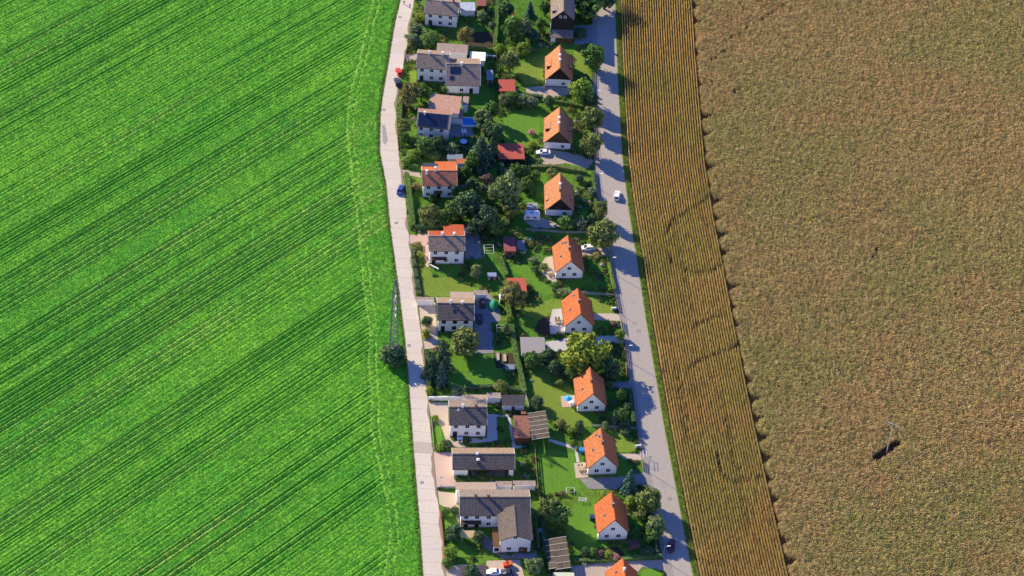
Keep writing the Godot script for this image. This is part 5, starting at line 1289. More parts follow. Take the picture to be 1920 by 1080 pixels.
func row_house(label: String, at: Vector3, turn: float, o: Dictionary) -> Node3D:   # two storeys, ridge along x, front wall at z = 0
	var r := thing(o.get("name", "row_house"), label, "house", at, turn, "pale two-storey houses along the concrete lane")
	var w: float = o.w
	var eave: float = o.eave
	var half: float = o.half          # from the eave's edge to the ridge
	var top: float = o.top
	var deep := 2.0 * half - 0.8
	var k := (top - eave) / half
	var wl := eave + 0.4 * k - 0.2
	var m := Mesher.new()
	var spans := [[-w / 2, w / 2]]
	if o.has("open"):   # a deep parking bay between two closed ends
		spans = [[-w / 2, o.open[0]], [o.open[1], w / 2]]
		var b := -deep * 0.85
		m.sweep([Vector3(o.open[0], 0, b), Vector3(o.open[0], lerpf(wl, top - 0.2, 0.3), b), Vector3(o.open[0], wl, -deep), Vector3(o.open[0], 0, -deep)], Vector3(o.open[1] - o.open[0], 0, 0))
		m.box(Vector3(o.open[0], wl - 0.45, -0.25), Vector3(o.open[1], wl, 0))
	for q in spans:
		m.sweep([Vector3(q[0], 0, 0), Vector3(q[0], wl, 0), Vector3(q[0], top - 0.2, -deep / 2), Vector3(q[0], wl, -deep), Vector3(q[0], 0, -deep)], Vector3(q[1] - q[0], 0, 0))
	put(r, "wall", m, M[o.get("wall", "plaster")])
	m = Mesher.new()
	m.box(Vector3(-w / 2 - 0.02, 0, -deep - 0.02), Vector3(w / 2 + 0.02, 0.08 if o.has("open") else 0.45, 0.02))
	put(r, "plinth", m, M.yard)
	var s := w / 2 + 0.35
	var ridge := -deep / 2
	tiles(r, "front_roof", Vector3(-s, eave, 0.4), Vector3(s, eave, 0.4), Vector3(s, top, ridge), Vector3(-s, top, ridge), M[o.front])
	tiles(r, "back_roof", Vector3(s, eave, -deep - 0.4), Vector3(-s, eave, -deep - 0.4), Vector3(-s, top, ridge), Vector3(s, top, ridge), M[o.back])
	m = Mesher.new()
	m.bar(Vector3(-s, top + 0.03, ridge), Vector3(s, top + 0.03, ridge), 0.3, 0.1)
	put(r, "ridge_cap", m, M[o.front])
	for side in [-1, 1]:
		m = Mesher.new()
		m.bar(Vector3(side * (s + 0.04), eave - 0.06, 0.4), Vector3(side * (s + 0.04), top - 0.06, ridge), 0.06, 0.24)
		m.bar(Vector3(side * (s + 0.04), eave - 0.06, -deep - 0.4), Vector3(side * (s + 0.04), top - 0.06, ridge), 0.06, 0.24)
		put(r, "bargeboard", m, M.white_paint)
	m = Mesher.new()
	m.tube(Vector3(-s, eave - 0.08, 0.47), Vector3(s, eave - 0.08, 0.47), 0.08, 0.08)
	put(r, "gutter", m, M.barge)
	for f in o.get("upper", [0.16, 0.48, 0.80]): window(r, Vector3((f - 0.5) * w, eave - 1.15, 0), 1.05, 1.1, 0, o.get("dark", false))
	for f in o.get("lower", [0.48, 0.80]): window(r, Vector3((f - 0.5) * w, 1.75, 0), 1.05, 1.2, 0, o.get("dark", false))
	for f in o.get("doors", []): window(r, Vector3((f - 0.5) * w, 1.35, 0), 1.0, 2.1, 0, true, "door")
	for f in o.get("side", [0.3, 0.7]):
		window(r, Vector3(-w / 2, 1.8, -f * deep), 0.9, 1.1, -PI / 2)
		window(r, Vector3(w / 2, 1.8, -f * deep), 0.9, 1.1, PI / 2)
	for c in o.get("chimneys", []): chimney(r, c[0], ridge + c[1], top - 0.6, top + c[2], 0.6, c[3], c[4])
	if o.has("canopy"):
		m = Mesher.new()
		m.box(Vector3((o.canopy[0] - 0.5) * w, 3.0, 0.0), Vector3((o.canopy[1] - 0.5) * w, 3.14, 1.3))
		put(r, "balcony", m, M[o.get("canopy_m", "barge")])
	return r

func roof_point(o: Dictionary, x: float, f: float) -> Vector3:   # on the front slope of a row house: f from 0 at the eave to 1 at the ridge
	return Vector3(x, lerpf(o.eave, o.top, f), lerpf(0.4, 0.4 - o.half, f))

func roof_panels(r: Node, o: Dictionary, x0: float, x1: float, f0: float, f1: float, nx: int, ny: int, called := "solar_panel") -> void:
	var up := Vector3(0, o.half, o.top - o.eave).normalized()
	for j in ny:
		for i in nx:
			var a := roof_point(o, lerpf(x0, x1, float(i) / nx) + 0.03, lerpf(f0, f1, float(j) / ny) + 0.004) + up * 0.14
			var b := roof_point(o, lerpf(x0, x1, float(i + 1) / nx) - 0.03, lerpf(f0, f1, float(j) / ny) + 0.004) + up * 0.14
			var d := roof_point(o, b.x, lerpf(f0, f1, float(j + 1) / ny) - 0.004) + up * 0.14
			var e := roof_point(o, a.x, lerpf(f0, f1, float(j + 1) / ny) - 0.004) + up * 0.14
			var m := Mesher.new()
			m.tint = grey(rng.randf_range(0.8, 1.3))
			m.sweep([a, b, d, e], up * -0.05)
			put(r, called, m, M.solar)

func dish(r: Node, at: Vector3) -> void:
	var m := Mesher.new()
	m.tube(at, at + Vector3(0, 0.9, 0), 0.03, 0.03, 5)
	m.tube(at + Vector3(0, 0.9, 0), at + Vector3(0.12, 1.0, 0.22), 0.05, 0.42, 10)
	put(r, "satellite_dish", m, M.white_paint)

func gable_house(label: String, at: Vector3, turn: float, o: Dictionary) -> Node3D:   # steep roof, ridge along z, gable wall at z = 0
	var r := thing(o.get("name", "gable_house"), label, "house", at, turn, "small gabled houses along the asphalt road")
	var w: float = o.w
	var l: float = o.l
	var eave: float = o.eave
	var top: float = o.top
	var sx := w / 2 + 0.35
	var k := (top - eave) / sx
	var wl := eave + 0.35 * k - 0.2
	var m := Mesher.new()
	m.sweep([Vector3(-w / 2, 0, 0), Vector3(-w / 2, wl, 0), Vector3(0, top - 0.22, 0), Vector3(w / 2, wl, 0), Vector3(w / 2, 0, 0)], Vector3(0, 0, -l))
	put(r, "wall", m, M[o.get("wall", "plaster")])
	m = Mesher.new()
	m.box(Vector3(-w / 2 - 0.02, 0, -l - 0.02), Vector3(w / 2 + 0.02, 0.5, 0.02))
	put(r, "plinth", m, M.yard)
	var f := 0.30
	var t: Material = M[o.tile]
	# the pitch flattens over the eaves
	var kx := sx - 0.7
	var ky := eave + 0.7 * k * 0.82
	tiles(r, "roof_slope", Vector3(-kx, ky, -l - f), Vector3(-kx, ky, f), Vector3(0, top, f), Vector3(0, top, -l - f), t, 0.36, 0.38)
	tiles(r, "roof_slope", Vector3(kx, ky, f), Vector3(kx, ky, -l - f), Vector3(0, top, -l - f), Vector3(0, top, f), t, 0.36, 0.38)
	tiles(r, "eave_slope", Vector3(-sx, eave, -l - f), Vector3(-sx, eave, f), Vector3(-kx, ky, f), Vector3(-kx, ky, -l - f), t, 0.36, 0.38)
	tiles(r, "eave_slope", Vector3(sx, eave, f), Vector3(sx, eave, -l - f), Vector3(kx, ky, -l - f), Vector3(kx, ky, f), t, 0.36, 0.38)
	m = Mesher.new()
	m.bar(Vector3(0, top + 0.03, f), Vector3(0, top + 0.03, -l - f), 0.28, 0.12)
	put(r, "ridge_cap", m, t)
	for s in [-1, 1]:
		m = Mesher.new()
		m.bar(Vector3(s * sx, eave - 0.08, f + 0.035), Vector3(s * kx, ky - 0.08, f + 0.035), 0.06, 0.2)
		m.bar(Vector3(s * kx, ky - 0.08, f + 0.035), Vector3(0, top - 0.08, f + 0.035), 0.06, 0.2)
		put(r, "bargeboard", m, M.barge)
		m = Mesher.new()
		m.tube(Vector3(s * (sx + 0.06), eave - 0.05, f), Vector3(s * (sx + 0.06), eave - 0.05, -l - f), 0.08, 0.08)
		put(r, "gutter", m, M.barge)
		m = Mesher.new()
		m.tube(Vector3(s * (w / 2 - 0.12), 0, 0.07), Vector3(s * (w / 2 - 0.12), wl, 0.07), 0.05, 0.05)
		put(r, "downpipe", m, M.barge)
	if o.has("timber"):
		m = Mesher.new()
		m.sweep([Vector3(-w / 2, wl, 0.05), Vector3(0, top - 0.25, 0.05), Vector3(w / 2, wl, 0.05)], Vector3(0, 0, -0.04))
		var cl := put(r, "gable_cladding", m, M[o.timber])
		# upright boards on the cladding
		for i in 17:
			var x := (i - 8) / 8.5 * (w / 2 - 0.3)
			m = Mesher.new()
			m.tint = grey(rng.randf_range(0.7, 1.5))
			m.box(Vector3(x - 0.16, wl + 0.02, 0.052), Vector3(x + 0.16, wl + (top - 0.3 - wl) * (1.0 - (absf(x) + 0.16) / (w / 2)), 0.10))
			put(cl, "board", m, M[o.timber])
		window(r, Vector3(-0.75, wl + 0.95, 0.1), 0.7, 0.8, 0, o.get("dark_top", true))
		window(r, Vector3(0.75, wl + 0.95, 0.1), 0.7, 0.8, 0, o.get("dark_top", true))
		window(r, Vector3(w * 0.19, 1.6, 0), 1.0, 1.0)
	else:
		window(r, Vector3(-0.2, wl + 1.05, 0), 1.05, 1.1)
		window(r, Vector3(-w * 0.21, 1.95, 0), 1.1, 1.2)
		window(r, Vector3(w * 0.19, 1.95, 0), 1.1, 1.2)
	for q in [0.25, 0.6]:
		window(r, Vector3(-w / 2, 1.8, -l * q), 1.1, 1.2, -PI / 2)
		window(r, Vector3(w / 2, 1.8, -l * q), 1.1, 1.2, PI / 2)
	for c in o.get("chimneys", []): chimney(r, c[0], -l * c[1], top - 0.7, top + c[2], 0.6, c[3], c[4])
	if o.has("dormer"):   # shed dormers, left slope large, right slope small
		for d in o.dormer:
			var s: float = d[0]
			var x0 := s * (w / 2 - 0.15)
			var hy: float = wl + d[1]
			var x1 := s * maxf(0.25, (top - 0.15 - hy) / k)
			var z0: float = -l * d[2]
			var z1: float = z0 - d[3]
			m = Mesher.new()
			m.sweep([Vector3(x0, wl - 0.1, z0), Vector3(x0, hy - 0.12, z0), Vector3(x1, hy + 0.18, z0)], Vector3(0, 0, z1 - z0))
			var dm := put(r, "dormer", m, M.dark_timber)
			m = Mesher.new()
			m.sweep([Vector3(x0 + s * 0.3, hy - 0.1, z0 + 0.15), Vector3(x1, hy + 0.3, z0 + 0.15), Vector3(x1, hy + 0.3, z1 - 0.15), Vector3(x0 + s * 0.3, hy - 0.1, z1 - 0.15)], Vector3(0, -0.1, 0))
			put(dm, "dormer_roof", m, t)
	for q in o.get("skylights", []):   # [side, share up the slope, share along]
		var s: float = q[0]
		var p := Vector3(s * kx, ky, 0).lerp(Vector3(0, top, 0), q[1]) + Vector3(0, 0, -l * q[2])
		var up := Vector3(s * (top - ky), kx, 0).normalized()
		var tan_ := Vector3(-s * kx, top - ky, 0).normalized()
		m = Mesher.new()
		m.placed_box(Transform3D(Basis(tan_, up, tan_.cross(up)), p + up * 0.08), Vector3(1.0, 0.14, 0.7))
		var sk := put(r, "skylight", m, M.metal)
		m = Mesher.new()
		m.placed_box(Transform3D(Basis(tan_, up, tan_.cross(up)), p + up * 0.155), Vector3(0.8, 0.03, 0.5))
		put(sk, "pane", m, M.glass)
	return r

func shed(label: String, called: String, at: Vector3, turn: float, w: float, d: float, h0: float, h1: float, roof: String, wall: String, door := true, group := "") -> Node3D:   # middle of the floor at the origin
	var r := thing(called, label, "shed" if called.ends_with("shed") else called.replace("_", " "), at, turn, group)
	monopitch(r, "shed", -w / 2, w / 2, d / 2, -d / 2, h0, h1, roof, wall, 0.2, false)
	if door:
		var m := Mesher.new()
		m.box(Vector3(-0.45, 0, d / 2 + 0.003), Vector3(0.45, 1.9, d / 2 + 0.05))
		put(r, "door", m, M.brown_timber)
	return r

func slat_roof(label: String, called: String, at: Vector3, turn: float, w: float, d: float, h0: float, h1: float, rows: int, cols: int) -> Node3D:   # glazed shelter: posts, framed roof panels, battens
	var r := thing(called, label, "shelter", at, turn)
	for sx in [-1, 1]:
		for sz in [-1, 0, 1]:
			var m := Mesher.new()
			m.box(Vector3(sx * (w / 2 - 0.15) - 0.07, 0, sz * (d / 2 - 0.15) - 0.07), Vector3(sx * (w / 2 - 0.15) + 0.07, lerpf(h0, h1, sx * 0.5 + 0.5) - 0.1, sz * (d / 2 - 0.15) + 0.07))
			put(r, "post", m, M.wood)
	for j in rows:
		for i in cols:
			var x0 := lerpf(-w / 2, w / 2, float(i) / cols) + 0.03
			var x1 := lerpf(-w / 2, w / 2, float(i + 1) / cols) - 0.03
			var z0 := lerpf(-d / 2, d / 2, float(j) / rows) + 0.03
			var z1 := lerpf(-d / 2, d / 2, float(j + 1) / rows) - 0.03
			var m := Mesher.new()
			m.tint = grey(rng.randf_range(0.6, 1.9))
			m.sweep([Vector3(x0, lerpf(h0, h1, x0 / w + 0.5), z0), Vector3(x1, lerpf(h0, h1, x1 / w + 0.5), z0), Vector3(x1, lerpf(h0, h1, x1 / w + 0.5), z1), Vector3(x0, lerpf(h0, h1, x0 / w + 0.5), z1)], Vector3(0, -0.04, 0))
			put(r, "panel", m, M.slate_panel)
	for j in rows + 1:
		var z := lerpf(-d / 2, d / 2, float(j) / rows)
		var m := Mesher.new()
		m.bar(Vector3(-w / 2 - 0.1, h0 + 0.05, z), Vector3(w / 2 + 0.1, h1 + 0.05, z), 0.13, 0.09)
		put(r, "batten", m, M.batten)
	return r

# ---------------------------------------------------------------- plants
func crown_mesh(kind: String, variant: int) -> ArrayMesh:   # radius 1, from y = -1 to 1
	var key := "crown_%s_%d" % [kind, variant]
	if shared.has(key): return shared[key]
	var r := RandomNumberGenerator.new()
	r.seed = hash(key)
	var m := Mesher.new()
	if kind == "conifer":
		for ring in 15:
			var f := ring / 14.0
			var y := -1.0 + 1.95 * f
			var reach := (1.0 - f) * r.randf_range(0.85, 1.1) + 0.05
			var arms := int(13 - 8 * f)
			var off := r.randf() * TAU
			for a in arms:
				var t := off + TAU * a / arms + r.randf_range(-0.2, 0.2)
				var d := Vector3(cos(t), 0, sin(t))
				var l := reach * r.randf_range(0.7, 1.12)
				for k in 16:
					var g := sqrt((k + r.randf()) / 16.0)
					m.tint = grey(r.randf_range(0.6, 1.45) * (1.15 if k > 13 else 1.0))
					m.leaf(d * l * g + Vector3(r.randf_range(-0.1, 0.1), y - 0.16 * g * g * (1.2 - f) + r.randf_range(-0.04, 0.05), r.randf_range(-0.1, 0.1)), (d * 0.5 + Vector3.UP).normalized(), 0.105, r)
	else:
		var clumps := {"round": 64, "loose": 56, "column": 40, "shrub": 30}[kind] as int
		var size := {"round": 0.30, "loose": 0.27, "column": 0.32, "shrub": 0.40}[kind] as float
		for i in clumps:
			var t := r.randf() * TAU
			var y := r.randf_range(-0.85, 1.0)
			var w := sqrt(maxf(0.0, 1.0 - y * y)) if kind != "column" else sqrt(maxf(0.0, 1.0 - y * y * y * y)) * 0.85
			var inner := r.randf_range(0.35, 0.82) if kind == "loose" else r.randf_range(0.5, 0.82)
			if i % 5 == 0: inner *= 0.5
			var mid := Vector3(cos(t) * w * inner, y * (0.55 + 0.35 * inner), sin(t) * w * inner)
			var cs := size * r.randf_range(0.65, 1.25)
			var tone := r.randf_range(0.72, 1.3)
			for k in 62:
				var d := Vector3(r.randfn(), r.randfn() * 0.8 + 0.15, r.randfn()).normalized()
				var p := mid + d * cs * pow(r.randf(), 0.4)
				m.tint = Color(tone * r.randf_range(0.75, 1.3), tone * r.randf_range(0.8, 1.2), tone * r.randf_range(0.7, 1.2))
				m.leaf(p, d, 0.10 if kind != "shrub" else 0.11, r)
	shared[key] = m.mesh()
	return shared[key]

func trunk_mesh(variant: int) -> ArrayMesh:   # unit height to the middle of the crown
	var key := "trunk_%d" % variant
	if shared.has(key): return shared[key]
	var r := RandomNumberGenerator.new()
	r.seed = variant + 40
	var m := Mesher.new()
	var lean := Vector3(r.randf_range(-0.05, 0.05), 0.55, r.randf_range(-0.05, 0.05))
	m.tube(Vector3(0, -0.02, 0), lean, 0.055, 0.04, 7, false)
	m.tube(lean, Vector3(lean.x, 1.0, lean.z), 0.04, 0.018, 6)
	for i in 6:
		var t := TAU * i / 6.0 + r.randf()
		var a := lean + Vector3(0, r.randf_range(-0.1, 0.2), 0)
		m.tube(a, a + Vector3(cos(t) * 0.33, r.randf_range(0.2, 0.4), sin(t) * 0.33), 0.025, 0.008, 5)
	shared[key] = m.mesh()
	return shared[key]

func tree(called: String, label: String, category: String, at: Vector3, radius: float, height: float, kind: String, leaf: String, group := "") -> Node3D:
	var o := thing(called, label, category, at, rng.randf() * TAU, group)
	var variant := rng.randi() % 4
	var trunk := put(o, "trunk" if category != "shrub" else "stem", trunk_mesh(variant), M.bark)
	var crown := put(o, "crown" if category != "shrub" else "foliage", crown_mesh(kind, variant), M["leaf_" + leaf])
	var rv := height * 0.5 if category == "shrub" or kind == "conifer" else minf(height * 0.46, maxf(radius * 1.0, height * 0.42))
	if kind == "conifer": rv = height * 0.47
	if kind == "column": rv = height * 0.46
	crown.position.y = height - rv
	crown.scale = Vector3(radius, rv, radius)
	var th := height - rv * 0.6
	trunk.scale = Vector3(height * 0.8, th, height * 0.8)
	return o

func hedge(label: String, line: PackedVector2Array, w: float, h: float, leaf := "hedge", group := "") -> void:
	var m := Mesher.new()
	var core := Mesher.new()
	var r := RandomNumberGenerator.new()
	r.seed = int(absf(line[0].x * 100.0 + line[0].y))
	var o := thing("hedge", label, "hedge", Vector3(line[0].x, 0, line[0].y), 0.0, group)
	for i in line.size() - 1:
		var a := line[i] - line[0]
		var b := line[i + 1] - line[0]
		var d := (b - a).normalized()
		var s := Vector2(-d.y, d.x)
		var l := (b - a).length()
		core.bar(Vector3(a.x, h * 0.42, a.y), Vector3(b.x, h * 0.42, b.y), w * 0.7, h * 0.84)
		for k in int(l * (w + 2.0 * h) * 22.0):
			var q := a + d * r.randf() * l
			var f := r.randf() * (w + 2.0 * h)
			var bump := 0.16 * fine.get_noise_2d(q.x * 3.0 + line[0].x, q.y * 3.0)
			var p: Vector3
			var out: Vector3
			if f < w:
				p = Vector3(q.x + s.x * (f - w / 2), h * 0.93 + bump, q.y + s.y * (f - w / 2)); out = Vector3.UP
			else:
				var side := 1.0 if f - w < h else -1.0
				p = Vector3(q.x + s.x * side * (w / 2 - 0.06 + bump), r.randf() * h * 0.95, q.y + s.y * side * (w / 2 - 0.06 + bump)); out = Vector3(s.x * side, 0.3, s.y * side)
			m.tint = Color(r.randf_range(0.65, 1.35), r.randf_range(0.75, 1.25), 0.9)
			m.leaf(p, out, 0.17, r)
	put(o, "foliage", m, M["leaf_" + leaf])
	put(o, "branches", core, M["leaf_" + leaf])

func fence(called: String, label: String, line: PackedVector2Array, h: float, m_post: String, m_rail: String, panel := false, group := "") -> void:
	var o := thing(called, label, "wall" if called.ends_with("wall") else "fence", Vector3(line[0].x, 0, line[0].y), 0.0, group)
	for i in line.size() - 1:
		var a := Vector3(line[i].x - line[0].x, 0, line[i].y - line[0].y)
		var b := Vector3(line[i + 1].x - line[0].x, 0, line[i + 1].y - line[0].y)
		var l := (b - a).length()
		var k := maxi(1, roundi(l / 2.4))
		if panel:
			var w := Mesher.new()
			w.bar(a + Vector3.UP * h * 0.5, b + Vector3.UP * h * 0.5, 0.22, h)
			var e := put(o, "panel", w, M[m_rail])
			w = Mesher.new()
			w.bar(a + Vector3.UP * (h + 0.035), b + Vector3.UP * (h + 0.035), 0.34, 0.06)
			put(e, "coping", w, M[m_post])
			continue
		for j in k + 1:
			if i > 0 and j == 0: continue
			var p := a.lerp(b, float(j) / k)
			var s := Mesher.new()
			s.box(p + Vector3(-0.06, 0, -0.06), p + Vector3(0.06, h + 0.08, 0.06))
			put(o, "post", s, M[m_post])
		for j in 3:
			var s := Mesher.new()
			var y := h * (0.25 + 0.33 * j)
			s.bar(a + Vector3.UP * y, b + Vector3.UP * y, 0.05, h * 0.2)
			put(o, "rail", s, M[m_rail])

# ---------------------------------------------------------------- vehicles, masts, garden things
func car(called: String, label: String, at: Vector3, turn: float, paint: String, length := 4.3, width := 1.78, height := 1.45, estate := false) -> Node3D:   # nose towards local -z
	var r := thing(called, label, "car", at, turn, "cars")
	var l := length / 2
	var w := width / 2
	var m := Mesher.new()
	# lofted body: stations along the length with half width, belt height, sill height
	var st := [[-l, 0.72, 0.62, 0.34], [-l + 0.12, 0.86, 0.72, 0.22], [-l + 1.05, 0.98, 0.92, 0.20], [-l + 1.5, 1.0, 0.96, 0.20], [l - 1.0, 1.0, 0.98, 0.20], [l - 0.15, 0.92, 0.94, 0.24], [l, 0.80, 0.78, 0.36]]
	for i in st.size() - 1:
		var rings := []
		for s in [st[i], st[i + 1]]:
			var x: float = s[1] * w
			rings.append([Vector3(-x * 0.92, s[3], s[0]), Vector3(x * 0.92, s[3], s[0]), Vector3(x, (s[2] + s[3]) * 0.5, s[0]), Vector3(x * 0.9, s[2], s[0]), Vector3(-x * 0.9, s[2], s[0]), Vector3(-x, (s[2] + s[3]) * 0.5, s[0])])
		for k in 6:
			m.quad(rings[0][k], rings[0][(k + 1) % 6], rings[1][(k + 1) % 6], rings[1][k])
		if i == 0:
			for k in range(1, 5): m.tri(rings[0][0], rings[0][k + 1], rings[0][k])
		if i == st.size() - 2:
			for k in range(1, 5): m.tri(rings[1][0], rings[1][k], rings[1][k + 1])
	var body := put(r, "body", m, M["paint_" + paint])
	# greenhouse and roof
	var f0 := -l + 1.15
	var f1 := -l + 1.95
	var b1 := l - (0.55 if estate else 1.25)
	var b0 := l - (0.22 if estate else 0.75)
	m = Mesher.new()
	var lo := [Vector3(-w * 0.9, 0.93, f0), Vector3(w * 0.9, 0.93, f0), Vector3(w * 0.9, 0.95, b0), Vector3(-w * 0.9, 0.95, b0)]
	var hi := [Vector3(-w * 0.74, height - 0.05, f1), Vector3(w * 0.74, height - 0.05, f1), Vector3(w * 0.74, height - 0.07, b1), Vector3(-w * 0.74, height - 0.07, b1)]
	m.solid(lo + hi, [[0, 1, 5, 4], [1, 2, 6, 5], [2, 3, 7, 6], [3, 0, 4, 7], [4, 5, 6, 7]])
	put(r, "windows", m, M.glass)
	m = Mesher.new()
	m.sweep([hi[0] + Vector3(-0.03, 0, 0.05), hi[1] + Vector3(0.03, 0, 0.05), hi[2] + Vector3(0.03, 0, 0), hi[3] + Vector3(-0.03, 0, 0)], Vector3(0, 0.05, 0))
	put(r, "roof", m, M["paint_" + paint])
	for sx in [-1, 1]:
		m = Mesher.new()
		m.bar(lo[1] * Vector3(sx, 1, 1), hi[1] * Vector3(sx, 1, 1), 0.09, 0.07)
		m.bar(lo[2] * Vector3(sx, 1, 1), hi[2] * Vector3(sx, 1, 1), 0.12, 0.07)
		m.bar(lo[1].lerp(lo[2], 0.5) * Vector3(sx, 1, 1), hi[1].lerp(hi[2], 0.45) * Vector3(sx, 1, 1), 0.09, 0.05)
		put(r, "pillars", m, M["paint_" + paint])
		for z in [-l + 0.85, l - 0.85]:
			m = Mesher.new()
			m.tube(Vector3(sx * (w - 0.19), 0.31, z), Vector3(sx * (w + 0.01), 0.31, z), 0.31, 0.31, 14)
			var ty := put(r, "wheel", m, M.tyre)
			m = Mesher.new()
			m.tube(Vector3(sx * (w + 0.011), 0.31, z), Vector3(sx * (w + 0.022), 0.31, z), 0.19, 0.17, 12)
			put(ty, "rim", m, M.chrome)
		m = Mesher.new()
		m.box(Vector3(sx * w * 0.62 - 0.17, 0.56, -l - 0.015), Vector3(sx * w * 0.62 + 0.17, 0.68, -l + 0.1))
		put(r, "headlight", m, M.chrome)
		m = Mesher.new()
		m.box(Vector3(sx * w * 0.66 - 0.13, 0.62, l - 0.06), Vector3(sx * w * 0.66 + 0.13, 0.76, l + 0.015))
		put(r, "tail_light", m, M.lamp_red)
		m = Mesher.new()
		m.box(Vector3(sx * (w + 0.08) - 0.1, 0.92, f0 + 0.35), Vector3(sx * (w + 0.08) + 0.1, 1.06, f0 + 0.45))
		put(r, "wing_mirror", m, M["paint_" + paint])
	return r

func caravan(label: String, at: Vector3, turn: float) -> void:   # long side along x
	var r := thing("caravan", label, "caravan", at, turn)
	var m := Mesher.new()
	var pr := []
	for p in [[-2.45, 0.55], [-2.3, 0.40], [2.3, 0.40], [2.45, 0.6], [2.42, 1.6], [2.15, 2.3], [1.8, 2.5], [-1.8, 2.5], [-2.15, 2.3], [-2.45, 1.5]]: pr.append(Vector3(p[0], p[1], -1.08))
	m.sweep(pr, Vector3(0, 0, 2.16))
	put(r, "body", m, M.white_paint)
	for x in [-1.25, 0.9]:
		m = Mesher.new()
		m.box(Vector3(x - 0.55, 1.25, 1.082), Vector3(x + 0.55, 1.75, 1.11))
		put(r, "window", m, M.glass)
	m = Mesher.new()
	m.box(Vector3(-2.2, 0.62, 1.081), Vector3(2.2, 0.74, 1.1))
	put(r, "trim_stripe", m, M.brown_timber)
	m = Mesher.new()
	m.box(Vector3(-0.4, 2.502, -0.4), Vector3(0.3, 2.58, 0.3))
	put(r, "roof_hatch", m, M.pale_glass)
	for s in [-1, 1]:
		m = Mesher.new()
		m.tube(Vector3(0.2, 0.3, s * 0.85), Vector3(0.2, 0.3, s * 1.05), 0.3, 0.3, 12)
		put(r, "wheel", m, M.tyre)
	m = Mesher.new()
	m.bar(Vector3(-2.3, 0.42, 0.6), Vector3(-3.5, 0.42, 0), 0.08, 0.1)
	m.bar(Vector3(-2.3, 0.42, -0.6), Vector3(-3.5, 0.42, 0), 0.08, 0.1)
	m.tube(Vector3(-3.4, 0, 0), Vector3(-3.4, 0.55, 0), 0.05, 0.05)
	put(r, "drawbar", m, M.metal)

func street_lamp(label: String, at: Vector3, turn: float, h := 6.0) -> void:
	var r := thing("street_lamp", label, "street lamp", at, turn, "street lamps along the asphalt road")
	var m := Mesher.new()
	m.tube(Vector3.ZERO, Vector3(0, h, 0), 0.085, 0.055, 8)
	put(r, "pole", m, M.galvanised)
	m = Mesher.new()
	m.tube(Vector3(0, h - 0.02, 0), Vector3(0.7, h + 0.30, 0), 0.05, 0.045, 7)
	put(r, "arm", m, M.galvanised)
	m = Mesher.new()
	m.sweep([Vector3(0.6, h + 0.26, -0.13), Vector3(1.5, h + 0.42, -0.10), Vector3(1.5, h + 0.42, 0.10), Vector3(0.6, h + 0.26, 0.13)], Vector3(0, 0.13, 0))
	put(r, "lamp_head", m, M.white_paint)

func pylon(label: String, at: Vector3, turn: float) -> void:
	var r := thing("lattice_pylon", label, "pylon", at, turn)
	var h := 33.0
	var half := func(y: float) -> float: return lerpf(1.35, 0.62, clampf(y / 27.0, 0.0, 1.0)) if y < 27.0 else lerpf(0.62, 0.08, (y - 27.0) / 6.0)
	var corner := func(i: int, y: float) -> Vector3: return Vector3([-1, 1, 1, -1][i] * half.call(y), y, [-1, -1, 1, 1][i] * half.call(y))
	for i in 4:
		var m := Mesher.new()
		m.bar(corner.call(i, -0.1), corner.call(i, 27.0), 0.18, 0.18)
		m.bar(corner.call(i, 27.0), corner.call(i, h), 0.16, 0.16)
		put(r, "leg", m, M.mast_steel)
	var y := 0.4
	while y < 31.0:
		var step := maxf(0.9, half.call(y) * 1.5)
		for i in 4:
			var m := Mesher.new()
			m.bar(corner.call(i, y), corner.call((i + 1) % 4, y + step), 0.10, 0.10)
			if int(y) % 2 == 0: m.bar(corner.call((i + 1) % 4, y), corner.call(i, y + step), 0.10, 0.10)
			put(r, "brace", m, M.mast_steel)
		y += step
	for k in 3:
		var ay := 22.5 + k * 3.6
		var reach: float = [3.2, 4.2, 3.0][k]
		for s in [-1, 1]:
			var m := Mesher.new()
			for x in [-1, 1]:
				m.bar(Vector3(x * half.call(ay), ay, 0), Vector3(0, ay + 0.1, s * reach), 0.09, 0.09)
				m.bar(Vector3(x * half.call(ay), ay + 1.0, 0), Vector3(0, ay + 0.1, s * reach), 0.07, 0.07)
			for q in [0.3, 0.6]:
				m.bar(Vector3(-half.call(ay) * (1 - q), ay, s * reach * q), Vector3(half.call(ay) * (1 - q), ay + 1.0 * (1 - q), s * reach * q), 0.06, 0.06)
			var arm := put(r, "crossarm", m, M.mast_steel)
			m = Mesher.new()
			for q in 6: m.tube(Vector3(0, ay - 0.05 - q * 0.2, s * reach), Vector3(0, ay - 0.18 - q * 0.2, s * reach), 0.13, 0.06, 7)
			put(arm, "insulator", m, M.white_paint)

func field_pole(label: String, at: Vector3, turn: float) -> void:
	var r := thing("utility_pole", label, "utility pole", at, turn)
	var m := Mesher.new()
	m.tube(Vector3(0, -0.1, 0), Vector3(0, 12.2, 0), 0.16, 0.11, 8)
	put(r, "pole", m, M.pole_grey)
	m = Mesher.new()
	m.bar(Vector3(-2.0, 12.25, 0), Vector3(2.0, 12.25, 0), 0.16, 0.14)
	put(r, "crossbar", m, M.pole_grey)
	for x in [-1.8, 0.0, 1.8]:
		m = Mesher.new()
		m.tube(Vector3(x, 12.33, 0), Vector3(x, 12.62, 0), 0.07, 0.05, 7)
		put(r, "insulator", m, M.pole_grey)

